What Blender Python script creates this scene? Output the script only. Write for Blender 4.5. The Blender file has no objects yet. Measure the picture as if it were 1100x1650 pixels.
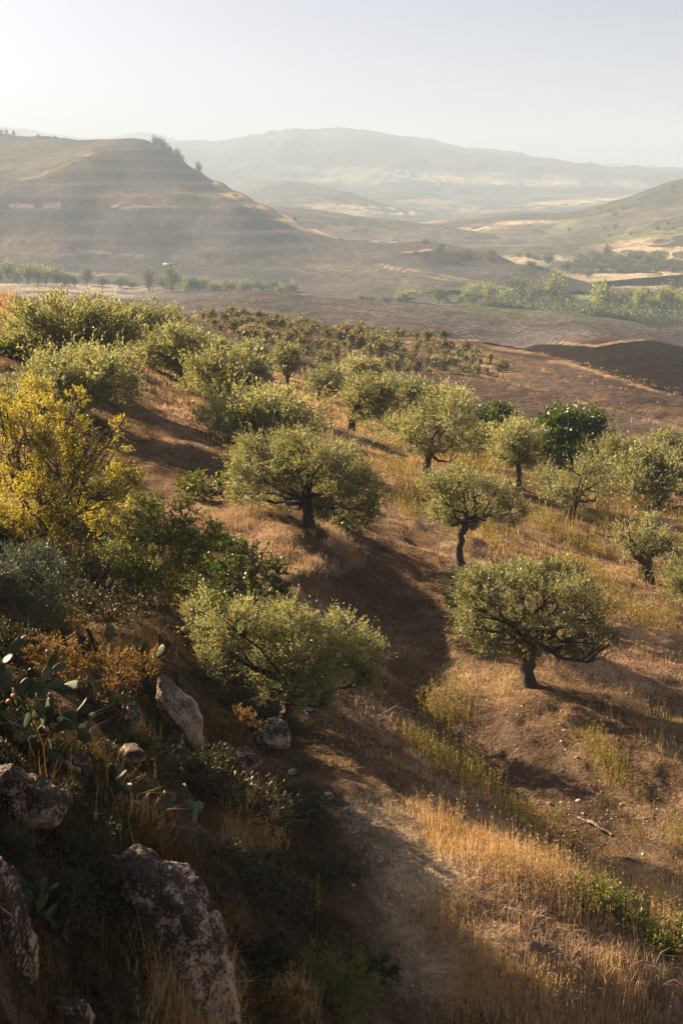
import bpy, bmesh, math, random
import numpy as np
from mathutils import Vector, Matrix, Euler

# ------------------------------------------------------------------ camera, sky, sun, exposure
sc = bpy.context.scene
COL = sc.collection
PITCH = math.radians(12.9)
F = 1650 * 50 / 36.0            # focal length in pixels of the 1100 x 1650 photograph
cam_d = bpy.data.cameras.new('camera')
cam_d.sensor_fit = 'VERTICAL'; cam_d.sensor_height = 36; cam_d.sensor_width = 24
cam_d.lens = 50; cam_d.clip_start = 0.1; cam_d.clip_end = 60000
cam = bpy.data.objects.new('camera', cam_d); COL.objects.link(cam)
cam.rotation_euler = (math.pi / 2 - PITCH, 0, 0)
sc.camera = cam

SUN_EL, SUN_AZ = math.radians(28), math.radians(60)      # azimuth to the left of the view
L = Vector((-math.sin(SUN_AZ) * math.cos(SUN_EL), math.cos(SUN_AZ) * math.cos(SUN_EL), math.sin(SUN_EL)))
world = bpy.data.worlds.new('World'); sc.world = world; world.use_nodes = True
wn = world.node_tree.nodes; wl = world.node_tree.links
bg = wn['Background']
sky = wn.new('ShaderNodeTexSky'); sky.sky_type = 'NISHITA'; sky.sun_disc = False
sky.sun_elevation = SUN_EL; sky.sun_rotation = -SUN_AZ
sky.altitude = 300; sky.air_density = .16; sky.dust_density = 3.6; sky.ozone_density = 1.0
wl.new(sky.outputs[0], bg.inputs[0]); bg.inputs[1].default_value = 0.064
sun_d = bpy.data.lights.new('sun', 'SUN'); sun_d.energy = 5.0; sun_d.angle = math.radians(0.6)
sun_d.color = (1.0, 0.77, 0.50)
sun = bpy.data.objects.new('sun', sun_d); COL.objects.link(sun)
sun.rotation_euler = L.to_track_quat('Z', 'Y').to_euler(); sun.location = (-40, 40, 60)
vs = sc.view_settings
vs.view_transform = 'Standard'; vs.look = 'None'; vs.gamma = 1.0; vs.exposure = 1.92; vs.use_curve_mapping = False
HAZE_DENSITY = 0.0002
HAZE_G = 0.05
cy = sc.cycles
cy.max_bounces = 5; cy.diffuse_bounces = 3; cy.glossy_bounces = 2; cy.transmission_bounces = 3; cy.volume_bounces = 0
cy.use_denoising = True
try: cy.denoiser = 'OPENIMAGEDENOISE'
except Exception: pass
cy.use_adaptive_sampling = True; cy.adaptive_threshold = 0.015
cy.caustics_reflective = False; cy.caustics_refractive = False
cy.sample_clamp_indirect = 6.0

# ------------------------------------------------------------------ small numeric tools
rng = np.random.default_rng(7)
cp, sp = math.cos(PITCH), math.sin(PITCH)

def ray(px, py):
    a = (np.asarray(px, float) - 550) / F; b = (825 - np.asarray(py, float)) / F
    d = cp + b * sp
    return a / d, (-sp + b * cp) / d            # x/Y and z/Y

def pt(px, py, Y):
    u, w = ray(px, py)
    return np.array([u * Y, Y + 0 * u, w * Y])

def proj(x, y, z):
    depth = y * cp - z * sp
    return 550 + F * x / depth, 825 - F * (y * sp + z * cp) / depth

def mpp(Y, z):
    return (Y * cp - z * sp) / F                # metres per photograph pixel

_perm = np.random.default_rng(3).random(1 << 16)
def _h(i, j, k):
    n = (i * 73856093) ^ (j * 19349663) ^ (k * 83492791)
    return _perm[n & 65535]
def noise3(p):
    p = np.asarray(p, float); i = np.floor(p).astype(np.int64); f = p - i
    f = f * f * f * (f * (f * 6 - 15) + 10)
    r = 0
    for dx in (0, 1):
        for dy in (0, 1):
            for dz in (0, 1):
                w = (f[..., 0] if dx else 1 - f[..., 0]) * (f[..., 1] if dy else 1 - f[..., 1]) * (f[..., 2] if dz else 1 - f[..., 2])
                r = r + w * _h(i[..., 0] + dx, i[..., 1] + dy, i[..., 2] + dz)
    return r * 2 - 1
def fbm(x, y, scale, octv=4, seed=0.0, gain=0.5):
    r = 0; a = 1.0; s = scale
    for o in range(octv):
        r = r + a * noise3(np.stack([x / s + 17.3 * o + seed, y / s - 9.1 * o + seed, np.zeros_like(x) + seed + o * 3.7], -1))
        a *= gain; s *= 0.5
    return r
def smooth(a, b, x):
    t = np.clip((x - a) / (b - a), 0, 1); return t * t * (3 - 2 * t)

class TPS:
    def __init__(s, pts, ku=5.0, kv=1.0, reg=1e-4):
        P = np.array(pts, float)
        u, w = ray(P[:, 0], P[:, 1])
        s.ku, s.kv = ku, kv
        A = np.stack([u * ku, np.log(P[:, 2]) * kv], 1); n = len(A)
        K = s.k(A, A) + reg * np.eye(n)
        Q = np.concatenate([np.ones((n, 1)), A], 1)
        M = np.block([[K, Q], [Q.T, np.zeros((3, 3))]])
        sol = np.linalg.solve(M, np.concatenate([w, np.zeros(3)]))
        s.c, s.a, s.A = sol[:n], sol[n:], A
    @staticmethod
    def k(a, b):
        r2 = ((a[:, None, :] - b[None, :, :]) ** 2).sum(-1)
        return 0.5 * r2 * np.log(r2 + 1e-12)
    def __call__(s, u, Y, ulim=0.42):
        u0 = np.clip(u, -ulim, ulim)
        B = np.stack([u0.ravel() * s.ku, np.log(Y.ravel()) * s.kv], 1)
        out = np.empty(len(B))
        for i in range(0, len(B), 40000):
            b = B[i:i + 40000]
            out[i:i + 40000] = s.k(b, s.A) @ s.c + s.a[0] + b @ s.a[1:]
        return out.reshape(u.shape)

def mesh_np(name, V, faces, mat, smooth_=False, parent=None, extra=None):
    """faces: list of int arrays (n,3) or (n,4)"""
    me = bpy.data.meshes.new(name)
    V = np.asarray(V, np.float32)
    faces = [np.asarray(f, np.int32) for f in faces if len(f)]
    nl = sum(f.size for f in faces); nf = sum(len(f) for f in faces)
    me.vertices.add(len(V)); me.vertices.foreach_set('co', V.ravel())
    me.loops.add(nl); me.polygons.add(nf)
    me.loops.foreach_set('vertex_index', np.concatenate([f.ravel() for f in faces]))
    tot = np.concatenate([np.full(len(f), f.shape[1], np.int32) for f in faces])
    start = np.concatenate([[0], np.cumsum(tot)[:-1]]).astype(np.int32)
    me.polygons.foreach_set('loop_start', start)
    try: me.polygons.foreach_set('loop_total', tot)
    except Exception: pass
    me.update(calc_edges=True)
    if smooth_: me.polygons.foreach_set('use_smooth', np.ones(nf, bool))
    if extra is not None:
        at = me.color_attributes.new('albedo', 'FLOAT_COLOR', 'POINT')
        c = np.ones((len(V), 4), np.float32); c[:, :3] = extra
        at.data.foreach_set('color', c.ravel())
    for m in (mat if isinstance(mat, (list, tuple)) else [mat]): me.materials.append(m)
    return me

def obj(name, me, parent=None, loc=None):
    o = bpy.data.objects.new(name, me); COL.objects.link(o)
    if parent is not None: o.parent = parent
    if loc is not None: o.location = loc
    return o
def tag(o, label=None, cat=None, group=None, kind=None):
    if label: o['label'] = label
    if cat: o['category'] = cat
    if group: o['group'] = group
    if kind: o['kind'] = kind
    return o
def thing(name, label, cat, loc, group=None, rz=0.0):
    o = bpy.data.objects.new(name, None); COL.objects.link(o)
    o.location = loc; o.rotation_euler = (0, 0, rz); o.empty_display_size = 0.2
    return tag(o, label, cat, group)

# ------------------------------------------------------------------ materials
def new_mat(name):
    m = bpy.data.materials.new(name); m.use_nodes = True
    nt = m.node_tree; nt.nodes.clear()
    out = nt.nodes.new('ShaderNodeOutputMaterial')
    return m, nt, out
def N(nt, typ, **kw):
    n = nt.nodes.new(typ)
    for k, v in kw.items():
        if k.startswith('i_'): n.inputs[k[2:].replace('_', ' ')].default_value = v
        else: setattr(n, k, v)
    return n
def ramp(nt, fac, stops):
    r = nt.nodes.new('ShaderNodeValToRGB'); e = r.color_ramp.elements
    while len(e) < len(stops): e.new(0.5)
    for q, (p, c) in zip(e, stops):
        q.position = p; q.color = (*c, 1) if len(c) == 3 else c
    nt.links.new(fac, r.inputs[0]); return r

def leaf_mat(name, stops, trans=0.4, gloss=0.06, rough=0.45, tint=(1.1, 1.1, 0.6)):
    m, nt, out = new_mat(name); lk = nt.links.new
    geo = N(nt, 'ShaderNodeNewGeometry')
    r = ramp(nt, geo.outputs['Random Per Island'], stops)
    oi = N(nt, 'ShaderNodeObjectInfo')
    hs = N(nt, 'ShaderNodeHueSaturation')
    mr = N(nt, 'ShaderNodeMapRange'); mr.inputs['To Min'].default_value = 0.82; mr.inputs['To Max'].default_value = 1.18
    lk(oi.outputs['Random'], mr.inputs['Value']); lk(mr.outputs[0], hs.inputs['Value']); lk(r.outputs[0], hs.inputs['Color'])
    d = N(nt, 'ShaderNodeBsdfDiffuse'); t = N(nt, 'ShaderNodeBsdfTranslucent'); g = N(nt, 'ShaderNodeBsdfGlossy')
    g.inputs['Roughness'].default_value = rough; g.inputs['Color'].default_value = (0.9, 0.9, 0.85, 1)
    mul = N(nt, 'ShaderNodeMixRGB', blend_type='MULTIPLY'); mul.inputs[0].default_value = 1; mul.inputs[2].default_value = (*tint, 1)
    lk(hs.outputs[0], d.inputs[0]); lk(hs.outputs[0], mul.inputs[1]); lk(mul.outputs[0], t.inputs[0])
    m1 = N(nt, 'ShaderNodeMixShader'); m1.inputs[0].default_value = trans; lk(d.outputs[0], m1.inputs[1]); lk(t.outputs[0], m1.inputs[2])
    m2 = N(nt, 'ShaderNodeMixShader'); m2.inputs[0].default_value = gloss; lk(m1.outputs[0], m2.inputs[1]); lk(g.outputs[0], m2.inputs[2])
    lk(m2.outputs[0], out.inputs[0]); return m

def bark_mat(name, a, b, scale=6.0):
    m, nt, out = new_mat(name); lk = nt.links.new
    tc = N(nt, 'ShaderNodeTexCoord'); mp = N(nt, 'ShaderNodeMapping'); mp.inputs['Scale'].default_value = (scale, scale, scale * .3)
    lk(tc.outputs['Object'], mp.inputs[0])
    n1 = N(nt, 'ShaderNodeTexNoise'); n1.inputs['Scale'].default_value = 3; n1.inputs['Detail'].default_value = 6; lk(mp.outputs[0], n1.inputs[0])
    r = ramp(nt, n1.outputs[0], [(0.3, a), (0.75, b)])
    p = N(nt, 'ShaderNodeBsdfPrincipled'); p.inputs['Roughness'].default_value = .9; lk(r.outputs[0], p.inputs['Base Color'])
    bp = N(nt, 'ShaderNodeBump'); bp.inputs['Strength'].default_value = .9; bp.inputs['Distance'].default_value = .05
    lk(n1.outputs[0], bp.inputs['Height']); lk(bp.outputs[0], p.inputs['Normal']); lk(p.outputs[0], out.inputs[0]); return m

def ground_mat(name, scales, bump, patch=None, lines=None, dots=None, furrow=None):
    """albedo attribute times procedural grain; scales in metres"""
    m, nt, out = new_mat(name); lk = nt.links.new
    at = N(nt, 'ShaderNodeAttribute'); at.attribute_name = 'albedo'
    tc = N(nt, 'ShaderNodeTexCoord')
    col = at.outputs['Color']; height = None
    for q, (s, amt) in enumerate(scales):
        mp = N(nt, 'ShaderNodeMapping'); mp.inputs['Scale'].default_value = (1 / s, 1 / s, 1 / s); mp.inputs['Location'].default_value = (q * 3.1, q * 1.7, 0)
        mp.inputs['Rotation'].default_value = (0, 0, 0.6 + q)
        lk(tc.outputs['Object'], mp.inputs[0])
        n = N(nt, 'ShaderNodeTexNoise'); n.inputs['Scale'].default_value = 1; n.inputs['Detail'].default_value = 5; n.inputs['Roughness'].default_value = .62
        lk(mp.outputs[0], n.inputs[0])
        mr = N(nt, 'ShaderNodeMapRange'); mr.inputs['From Min'].default_value = .3; mr.inputs['From Max'].default_value = .7
        mr.inputs['To Min'].default_value = 1 - amt; mr.inputs['To Max'].default_value = 1 + amt
        lk(n.outputs[0], mr.inputs[0])
        mu = N(nt, 'ShaderNodeVectorMath', operation='SCALE'); lk(col, mu.inputs[0]); lk(mr.outputs[0], mu.inputs['Scale']); col = mu.outputs[0]
        if height is None:
            height = n.outputs[0]
        else:
            ad = N(nt, 'ShaderNodeMath', operation='MULTIPLY_ADD'); lk(n.outputs[0], ad.inputs[0]); ad.inputs[1].default_value = 0.6 ** q; lk(height, ad.inputs[2]); height = ad.outputs[0]
    if patch:
        s, stops, amt = patch
        mp = N(nt, 'ShaderNodeMapping'); mp.inputs['Scale'].default_value = (1 / s, 1 / (s * .55), 0); lk(tc.outputs['Object'], mp.inputs[0])
        nd = N(nt, 'ShaderNodeTexNoise'); nd.inputs['Scale'].default_value = .8; lk(mp.outputs[0], nd.inputs[0])
        va = N(nt, 'ShaderNodeVectorMath', operation='ADD'); lk(mp.outputs[0], va.inputs[0]); lk(nd.outputs['Color'], va.inputs[1])
        vo = N(nt, 'ShaderNodeTexVoronoi'); vo.inputs['Scale'].default_value = 1; lk(va.outputs[0], vo.inputs[0])
        sepc = N(nt, 'ShaderNodeSeparateColor'); lk(vo.outputs['Color'], sepc.inputs[0])
        r = ramp(nt, sepc.outputs[0], stops)
        mx = N(nt, 'ShaderNodeMixRGB', blend_type='MULTIPLY'); mx.inputs[0].default_value = amt
        lk(col, mx.inputs[1]); lk(r.outputs[0], mx.inputs[2]); col = mx.outputs[0]
    if furrow:
        fd, fa_, ang = furrow
        mp = N(nt, 'ShaderNodeMapping'); mp.inputs['Scale'].default_value = (.314 / fd, .314 / fd, 0); mp.inputs['Rotation'].default_value = (0, 0, ang); lk(tc.outputs['Object'], mp.inputs[0])
        wv = N(nt, 'ShaderNodeTexWave'); wv.bands_direction = 'X'; wv.inputs['Scale'].default_value = 1; wv.inputs['Distortion'].default_value = 3.5; wv.inputs['Detail'].default_value = 3; wv.inputs['Detail Scale'].default_value = .6; lk(mp.outputs[0], wv.inputs[0])
        mr = N(nt, 'ShaderNodeMapRange'); mr.inputs['To Min'].default_value = 1 - fa_; mr.inputs['To Max'].default_value = 1 + fa_; lk(wv.outputs['Fac'], mr.inputs[0])
        mu = N(nt, 'ShaderNodeVectorMath', operation='SCALE'); lk(col, mu.inputs[0]); lk(mr.outputs[0], mu.inputs['Scale']); col = mu.outputs[0]
        ad = N(nt, 'ShaderNodeMath', operation='MULTIPLY_ADD'); lk(wv.outputs['Fac'], ad.inputs[0]); ad.inputs[1].default_value = .08; lk(height, ad.inputs[2]); height = ad.outputs[0]
    if dots:
        ds, da = dots
        mp = N(nt, 'ShaderNodeMapping'); mp.inputs['Scale'].default_value = (1 / ds, .6 / ds, 0); lk(tc.outputs['Object'], mp.inputs[0])
        vo = N(nt, 'ShaderNodeTexVoronoi'); vo.inputs['Scale'].default_value = 1; lk(mp.outputs[0], vo.inputs[0])
        nn = N(nt, 'ShaderNodeTexNoise'); nn.inputs['Scale'].default_value = .09; nn.inputs['Detail'].default_value = 3; lk(mp.outputs[0], nn.inputs[0])
        m1 = N(nt, 'ShaderNodeMapRange'); m1.inputs['From Min'].default_value = .44; m1.inputs['From Max'].default_value = .62; m1.inputs['To Max'].default_value = .62; lk(nn.outputs[0], m1.inputs[0])
        lt = N(nt, 'ShaderNodeMath', operation='LESS_THAN'); lk(vo.outputs['Distance'], lt.inputs[0]); lk(m1.outputs[0], lt.inputs[1])
        mx = N(nt, 'ShaderNodeMixRGB'); ml = N(nt, 'ShaderNodeMath', operation='MULTIPLY'); ml.inputs[1].default_value = da; lk(lt.outputs[0], ml.inputs[0]); lk(ml.outputs[0], mx.inputs[0]); lk(col, mx.inputs[1]); mx.inputs[2].default_value = (.04, .045, .02, 1); col = mx.outputs[0]
    if lines:
        sp_, am = lines
        mp = N(nt, 'ShaderNodeMapping'); mp.inputs['Scale'].default_value = (.25 / sp_, .12 / sp_, 1 / sp_); lk(tc.outputs['Object'], mp.inputs[0])
        wv = N(nt, 'ShaderNodeTexWave'); wv.bands_direction = 'Z'; wv.inputs['Scale'].default_value = .3; wv.inputs['Distortion'].default_value = 5; wv.inputs['Detail'].default_value = 4; wv.inputs['Detail Scale'].default_value = .4; lk(mp.outputs[0], wv.inputs[0])
        mr = N(nt, 'ShaderNodeMapRange'); mr.inputs['To Min'].default_value = 1 - am; mr.inputs['To Max'].default_value = 1 + am; lk(wv.outputs['Fac'], mr.inputs[0])
        mu = N(nt, 'ShaderNodeVectorMath', operation='SCALE'); lk(col, mu.inputs[0]); lk(mr.outputs[0], mu.inputs['Scale']); col = mu.outputs[0]
    p = N(nt, 'ShaderNodeBsdfPrincipled'); p.inputs['Roughness'].default_value = .95; p.inputs['Specular IOR Level'].default_value = .0
    lk(col, p.inputs['Base Color'])
    b = N(nt, 'ShaderNodeBump'); b.inputs['Strength'].default_value = bump[0]; b.inputs['Distance'].default_value = bump[1]
    lk(height, b.inputs['Height']); lk(b.outputs[0], p.inputs['Normal']); lk(p.outputs[0], out.inputs[0])
    return m

def rock_mat(name, pale, grey, dark, amount=0.5, s=1.0):
    m, nt, out = new_mat(name); lk = nt.links.new
    tc = N(nt, 'ShaderNodeTexCoord')
    n1 = N(nt, 'ShaderNodeTexNoise'); n1.inputs['Scale'].default_value = 2.2 * s; n1.inputs['Detail'].default_value = 10; n1.inputs['Roughness'].default_value = .68; lk(tc.outputs['Object'], n1.inputs[0])
    n2 = N(nt, 'ShaderNodeTexNoise'); n2.inputs['Scale'].default_value = 16 * s; n2.inputs['Detail'].default_value = 8; n2.inputs['Roughness'].default_value = .7; lk(tc.outputs['Object'], n2.inputs[0])
    base = ramp(nt, n1.outputs[0], [(0.35, pale), (0.65, grey)])
    add = N(nt, 'ShaderNodeMath', operation='MULTIPLY_ADD'); lk(n1.outputs[0], add.inputs[0]); add.inputs[1].default_value = .9; lk(n2.outputs[0], add.inputs[2])
    sx = N(nt, 'ShaderNodeSeparateXYZ'); lk(tc.outputs['Generated'], sx.inputs[0])
    zz = N(nt, 'ShaderNodeMath', operation='MULTIPLY_ADD'); lk(sx.outputs[2], zz.inputs[0]); zz.inputs[1].default_value = .22; lk(add.outputs[0], zz.inputs[2])
    z2 = N(nt, 'ShaderNodeMath', operation='SUBTRACT'); lk(zz.outputs[0], z2.inputs[0]); z2.inputs[1].default_value = .12
    msk = ramp(nt, z2.outputs[0], [(0.90 - amount * .12, (0, 0, 0)), (1.05 - amount * .08, (1, 1, 1))])
    mx = N(nt, 'ShaderNodeMixRGB'); lk(msk.outputs[0], mx.inputs[0]); lk(base.outputs[0], mx.inputs[1]); mx.inputs[2].default_value = (*dark, 1)
    p = N(nt, 'ShaderNodeBsdfPrincipled'); p.inputs['Roughness'].default_value = .93; p.inputs['Specular IOR Level'].default_value = .2; lk(mx.outputs[0], p.inputs['Base Color'])
    b = N(nt, 'ShaderNodeBump'); b.inputs['Strength'].default_value = .8; b.inputs['Distance'].default_value = .06 / s
    lk(add.outputs[0], b.inputs['Height']); lk(b.outputs[0], p.inputs['Normal']); lk(p.outputs[0], out.inputs[0]); return m

def plain_mat(name, c, rough=.8, var=.25, scale=8, trans=0):
    m, nt, out = new_mat(name); lk = nt.links.new
    tc = N(nt, 'ShaderNodeTexCoord'); n = N(nt, 'ShaderNodeTexNoise'); n.inputs['Scale'].default_value = scale; n.inputs['Detail'].default_value = 4
    lk(tc.outputs['Object'], n.inputs[0])
    r = ramp(nt, n.outputs[0], [(.3, tuple(q * (1 - var) for q in c)), (.7, tuple(min(1, q * (1 + var)) for q in c))])
    p = N(nt, 'ShaderNodeBsdfPrincipled'); p.inputs['Roughness'].default_value = rough; lk(r.outputs[0], p.inputs['Base Color'])
    if trans:
        t = N(nt, 'ShaderNodeBsdfTranslucent'); lk(r.outputs[0], t.inputs[0])
        mx = N(nt, 'ShaderNodeMixShader'); mx.inputs[0].default_value = trans; lk(p.outputs[0], mx.inputs[1]); lk(t.outputs[0], mx.inputs[2]); lk(mx.outputs[0], out.inputs[0])
    else: lk(p.outputs[0], out.inputs[0])
    return m

M = {}
M['olive'] = leaf_mat('olive_leaf', [(0, (.155, .165, .065)), (.5, (.25, .25, .115)), (1, (.39, .37, .22))], .52, .045, .5, (1.1, 1.06, .62))
M['carob'] = leaf_mat('carob_leaf', [(0, (.030, .055, .010)), (.6, (.065, .10, .016)), (1, (.16, .17, .03))], .35, .06, .4)
M['yellow'] = leaf_mat('yellow_leaf', [(0, (.30, .28, .045)), (.5, (.48, .42, .07)), (1, (.62, .52, .13))], .55, .04, .5, (1.1, 1.0, .5))
M['green'] = leaf_mat('green_leaf', [(0, (.06, .08, .018)), (.5, (.13, .15, .03)), (1, (.26, .25, .05))], .45, .05, .45, (1.1, 1.1, .5))
M['dark'] = leaf_mat('dark_leaf', [(0, (.018, .022, .008)), (.6, (.042, .042, .014)), (1, (.11, .08, .026))], .35, .05, .5)  # leaf colour darkened to deepen the shade of the hollow
M['sage'] = leaf_mat('sage_leaf', [(0, (.06, .075, .045)), (.6, (.11, .13, .08)), (1, (.18, .2, .13))], .3, .06, .5, (1, 1, .7))
M['rust'] = leaf_mat('rust_leaf', [(0, (.09, .05, .02)), (.45, (.17, .095, .035)), (.8, (.25, .17, .055)), (1, (.15, .14, .04))], .45, .03, .6, (1.1, .9, .5))
M['straw'] = leaf_mat('straw_blade', [(0, (.40, .26, .16)), (.5, (.54, .38, .25)), (1, (.66, .50, .34))], .35, .03, .6, (1, .92, .7))
M['gold'] = leaf_mat('golden_blade', [(0, (.34, .20, .085)), (.35, (.52, .355, .18)), (.8, (.66, .50, .29)), (1, (.36, .32, .12))], .4, .02, .6, (1.05, .9, .65))
M['ygreen'] = leaf_mat('weed_blade', [(0, (.15, .13, .03)), (.5, (.26, .22, .06)), (1, (.40, .30, .11))], .45, .03, .6, (1.1, 1.0, .5))
M['brownweed'] = leaf_mat('brown_weed_blade', [(0, (.05, .030, .013)), (.5, (.09, .055, .022)), (1, (.16, .10, .042))], .35, .02, .7)
M['litter'] = leaf_mat('litter_straw', [(0, (.17, .10, .055)), (.5, (.30, .19, .11)), (1, (.46, .32, .20))], .15, .02, .7)
M['young'] = leaf_mat('young_olive_leaf', [(0, (.11, .11, .045)), (.5, (.18, .165, .07)), (1, (.28, .20, .10))], .35, .05, .5)
M['valley'] = leaf_mat('valley_leaf', [(0, (.05, .075, .03)), (.5, (.10, .13, .045)), (1, (.20, .22, .08))], .3, .03, .6)
M['valleydark'] = leaf_mat('valley_dark_leaf', [(0, (.03, .045, .022)), (.6, (.06, .08, .032)), (1, (.09, .10, .045))], .25, .03, .6)
M['willow'] = leaf_mat('willow_leaf', [(0, (.16, .19, .05)), (.5, (.27, .29, .08)), (1, (.38, .38, .13))], .4, .03, .6)
M['redleaf'] = leaf_mat('reddish_leaf', [(0, (.17, .12, .07)), (.5, (.24, .17, .10)), (1, (.28, .22, .11))], .3, .03, .6)
M['bark'] = bark_mat('olive_bark', (.022, .016, .012), (.10, .075, .055))
M['barkpale'] = bark_mat('pale_bark', (.06, .045, .03), (.18, .135, .09))
M['hill'] = ground_mat('hillside_soil', [(.11, .40), (.45, .30), (1.4, .32), (5.0, .2)], (1.0, .2))
M['plough'] = ground_mat('ploughed_soil', [(.35, .35), (1.4, .35), (6.0, .25)], (1.0, .25), furrow=(1.5, .12, .9))
M['field'] = ground_mat('valley_soil', [(3.0, .55), (14, .35), (90, .25)], (1.0, 2.0), furrow=(4, .06, .5))
M['far'] = ground_mat('far_hill_soil', [(12, .5), (50, .4), (240, .25)], (.8, 6.0), patch=(330, [(0, (.55, .52, .5)), (.35, (.8, .82, .78)), (.65, (.95, .95, .88)), (.85, (1.4, 1.3, 1.15)), (1, (.7, .78, .65))], .9), dots=(26, .9))
M['lefthill'] = ground_mat('mesa_soil', [(4, .4), (18, .3), (110, .22)], (.8, 2.5), patch=(260, [(0, (.8, .8, .8)), (.5, (1, 1, 1)), (1, (1.2, 1.15, 1.1))], .8), lines=(7, .07), dots=(11, .55), furrow=(9, .05, .75))
M['rock'] = rock_mat('limestone_lichen', (.54, .39, .27), (.30, .21, .15), (.06, .046, .036), .22, 1.7)
M['rockpale'] = rock_mat('limestone_pale', (.48, .36, .25), (.36, .27, .19), (.17, .125, .09), -.25, 2.2)
M['stone'] = rock_mat('white_stone', (.62, .58, .52), (.42, .38, .33), (.2, .17, .14), .2, 6)
M['pad'] = plain_mat('cactus_pad', (.062, .085, .036), .5, .3, 7, .12)
M['fruit'] = plain_mat('cactus_fruit', (.32, .15, .07), .5, .3, 20)
M['wood'] = bark_mat('dead_wood', (.14, .11, .085), (.34, .29, .23), 5)
M['pole'] = plain_mat('weathered_pole', (.16, .13, .10))
M['wall'] = plain_mat('house_wall', (.55, .50, .43))
M['roof'] = plain_mat('house_roof', (.40, .34, .30))
M['glass'] = plain_mat('dark_window', (.05, .05, .05))

# ------------------------------------------------------------------ the hillside and valley (one height field)
CTRL = [  # photograph pixel, distance ahead in metres
 (745,912,57),(850,1102,44),(495,848,53.5),(915,847,74),(1038,938,63),(835,782,84),(685,762,82),(562,692,98),(463,630,135),(405,602,150),
 (1000,805,90),(1090,880,73),(640,1100,41),(560,1000,44),(1000,1300,34),(1090,1180,41),(1090,1420,30),(1090,1620,24.6),(940,1500,26.4),(800,1550,23.4),(650,1400,25.9),(560,1250,30),(480,1180,33),
 (750,1300,32),(700,1640,21.2),(600,1640,20),(480,1640,17.5),(470,1450,21.5),(350,1640,14),(180,1640,11.5),(350,1350,19.5),
 (230,1420,14),(110,1290,14.2),(20,1200,14.6),(0,1640,9.5),(60,1450,12),
 (340,1260,23.2),(250,1200,25),(300,1120,30),(415,1195,31.8),(330,1090,33),(100,1040,24.5),(0,1020,23.5),(230,1060,28.5),(60,985,34),(200,970,39),(60,860,40),(300,935,43),
 (400,815,57),(310,725,66),(230,650,79),(300,655,86),(20,590,72),(10,515,85),(130,560,92),(200,545,115),(330,590,125),(480,645,125),(0,700,58),
 (600,620,180),(750,640,180),(900,690,142),(1090,735,118),(1090,680,160),(1000,630,210),(850,575,290),(700,548,310),(500,530,290),(330,512,300),(150,520,240),(0,515,210),
 (1090,622,260),(1090,565,400),(900,548,430),(700,540,420),(450,528,400),(200,522,360),
 (0,520,420),(1090,560,470),(1000,541,480),
 (1090,575,540),(800,555,540),(500,535,520),(200,530,520),(0,525,540),
 (0,470,760),(120,472,760),(240,483,740),(350,471,760),(450,472,770),(600,487,760),(750,491,760),(900,502,740),(1090,532,720),
 (0,478,900),(240,488,880),(450,487,900),(700,503,900),(900,512,880),(1090,537,860),
 (0,462,1120),(200,470,1100),(400,474,1080),(600,488,1000),(800,497,960),(1000,500,950),(1090,512,950),
 (0,445,1350),(300,448,1330),(600,460,1250),(800,455,1350),(1000,455,1350),(1090,460,1300),
 (0,405,2200),(500,408,2200),(800,405,2200),(1090,402,2200),
 # beyond the frame on either side; unseen left bluff added to shade the hollow
 (-500,430,85),(-500,560,45),(-200,765,28),(-380,720,27),(-330,840,19),(-520,760,19),(-420,1000,12.5),(-300,1500,9),(-500,470,180),(-500,480,420),(-600,470,900),(-600,440,1400),
 (1500,1150,60),(1500,1500,36),(1500,1650,28),(1550,880,110),(1600,650,300),(1650,560,600),(1650,520,1000),
 (550,2600,9.5),(300,2600,7),(800,2600,11),(1100,2600,14),(100,2600,5.5),(-300,2200,6),(1400,2300,19),
]
tps = TPS(CTRL)
uc = np.concatenate([-np.linspace(1.4, .34, 26)[:-1], np.linspace(-.34, .34, 245), np.linspace(.34, 1.4, 26)[1:]])
def rows(*segs):
    out = []
    for a, b, n in segs: out.append(np.exp(np.linspace(math.log(a), math.log(b), n, endpoint=False)))
    return np.concatenate(out)
yr = np.concatenate([rows((3, 14, 90), (14, 100, 400), (100, 460, 230), (460, 2300, 100)), [2300.0]])
GU, GY = np.meshgrid(uc, yr)
GW = tps(GU, GY)
GX = GU * GY; GZ = GW * GY
near = 1 - smooth(90, 170, GY)
GZ += near * (0.22 * fbm(GX, GY, 4.0, 3, 1.0) + 0.07 * fbm(GX, GY, .8, 4, 5.0, .6))
_px, _py = proj(GX, GY, GZ)
def _b(*e):
    x, y, rx, ry, a = e; a = math.radians(a); dx, dy = _px - x, _py - y
    return np.exp(-((dx * math.cos(a) + dy * math.sin(a)) / rx) ** 2 - ((-dx * math.sin(a) + dy * math.cos(a)) / ry) ** 2)
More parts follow.
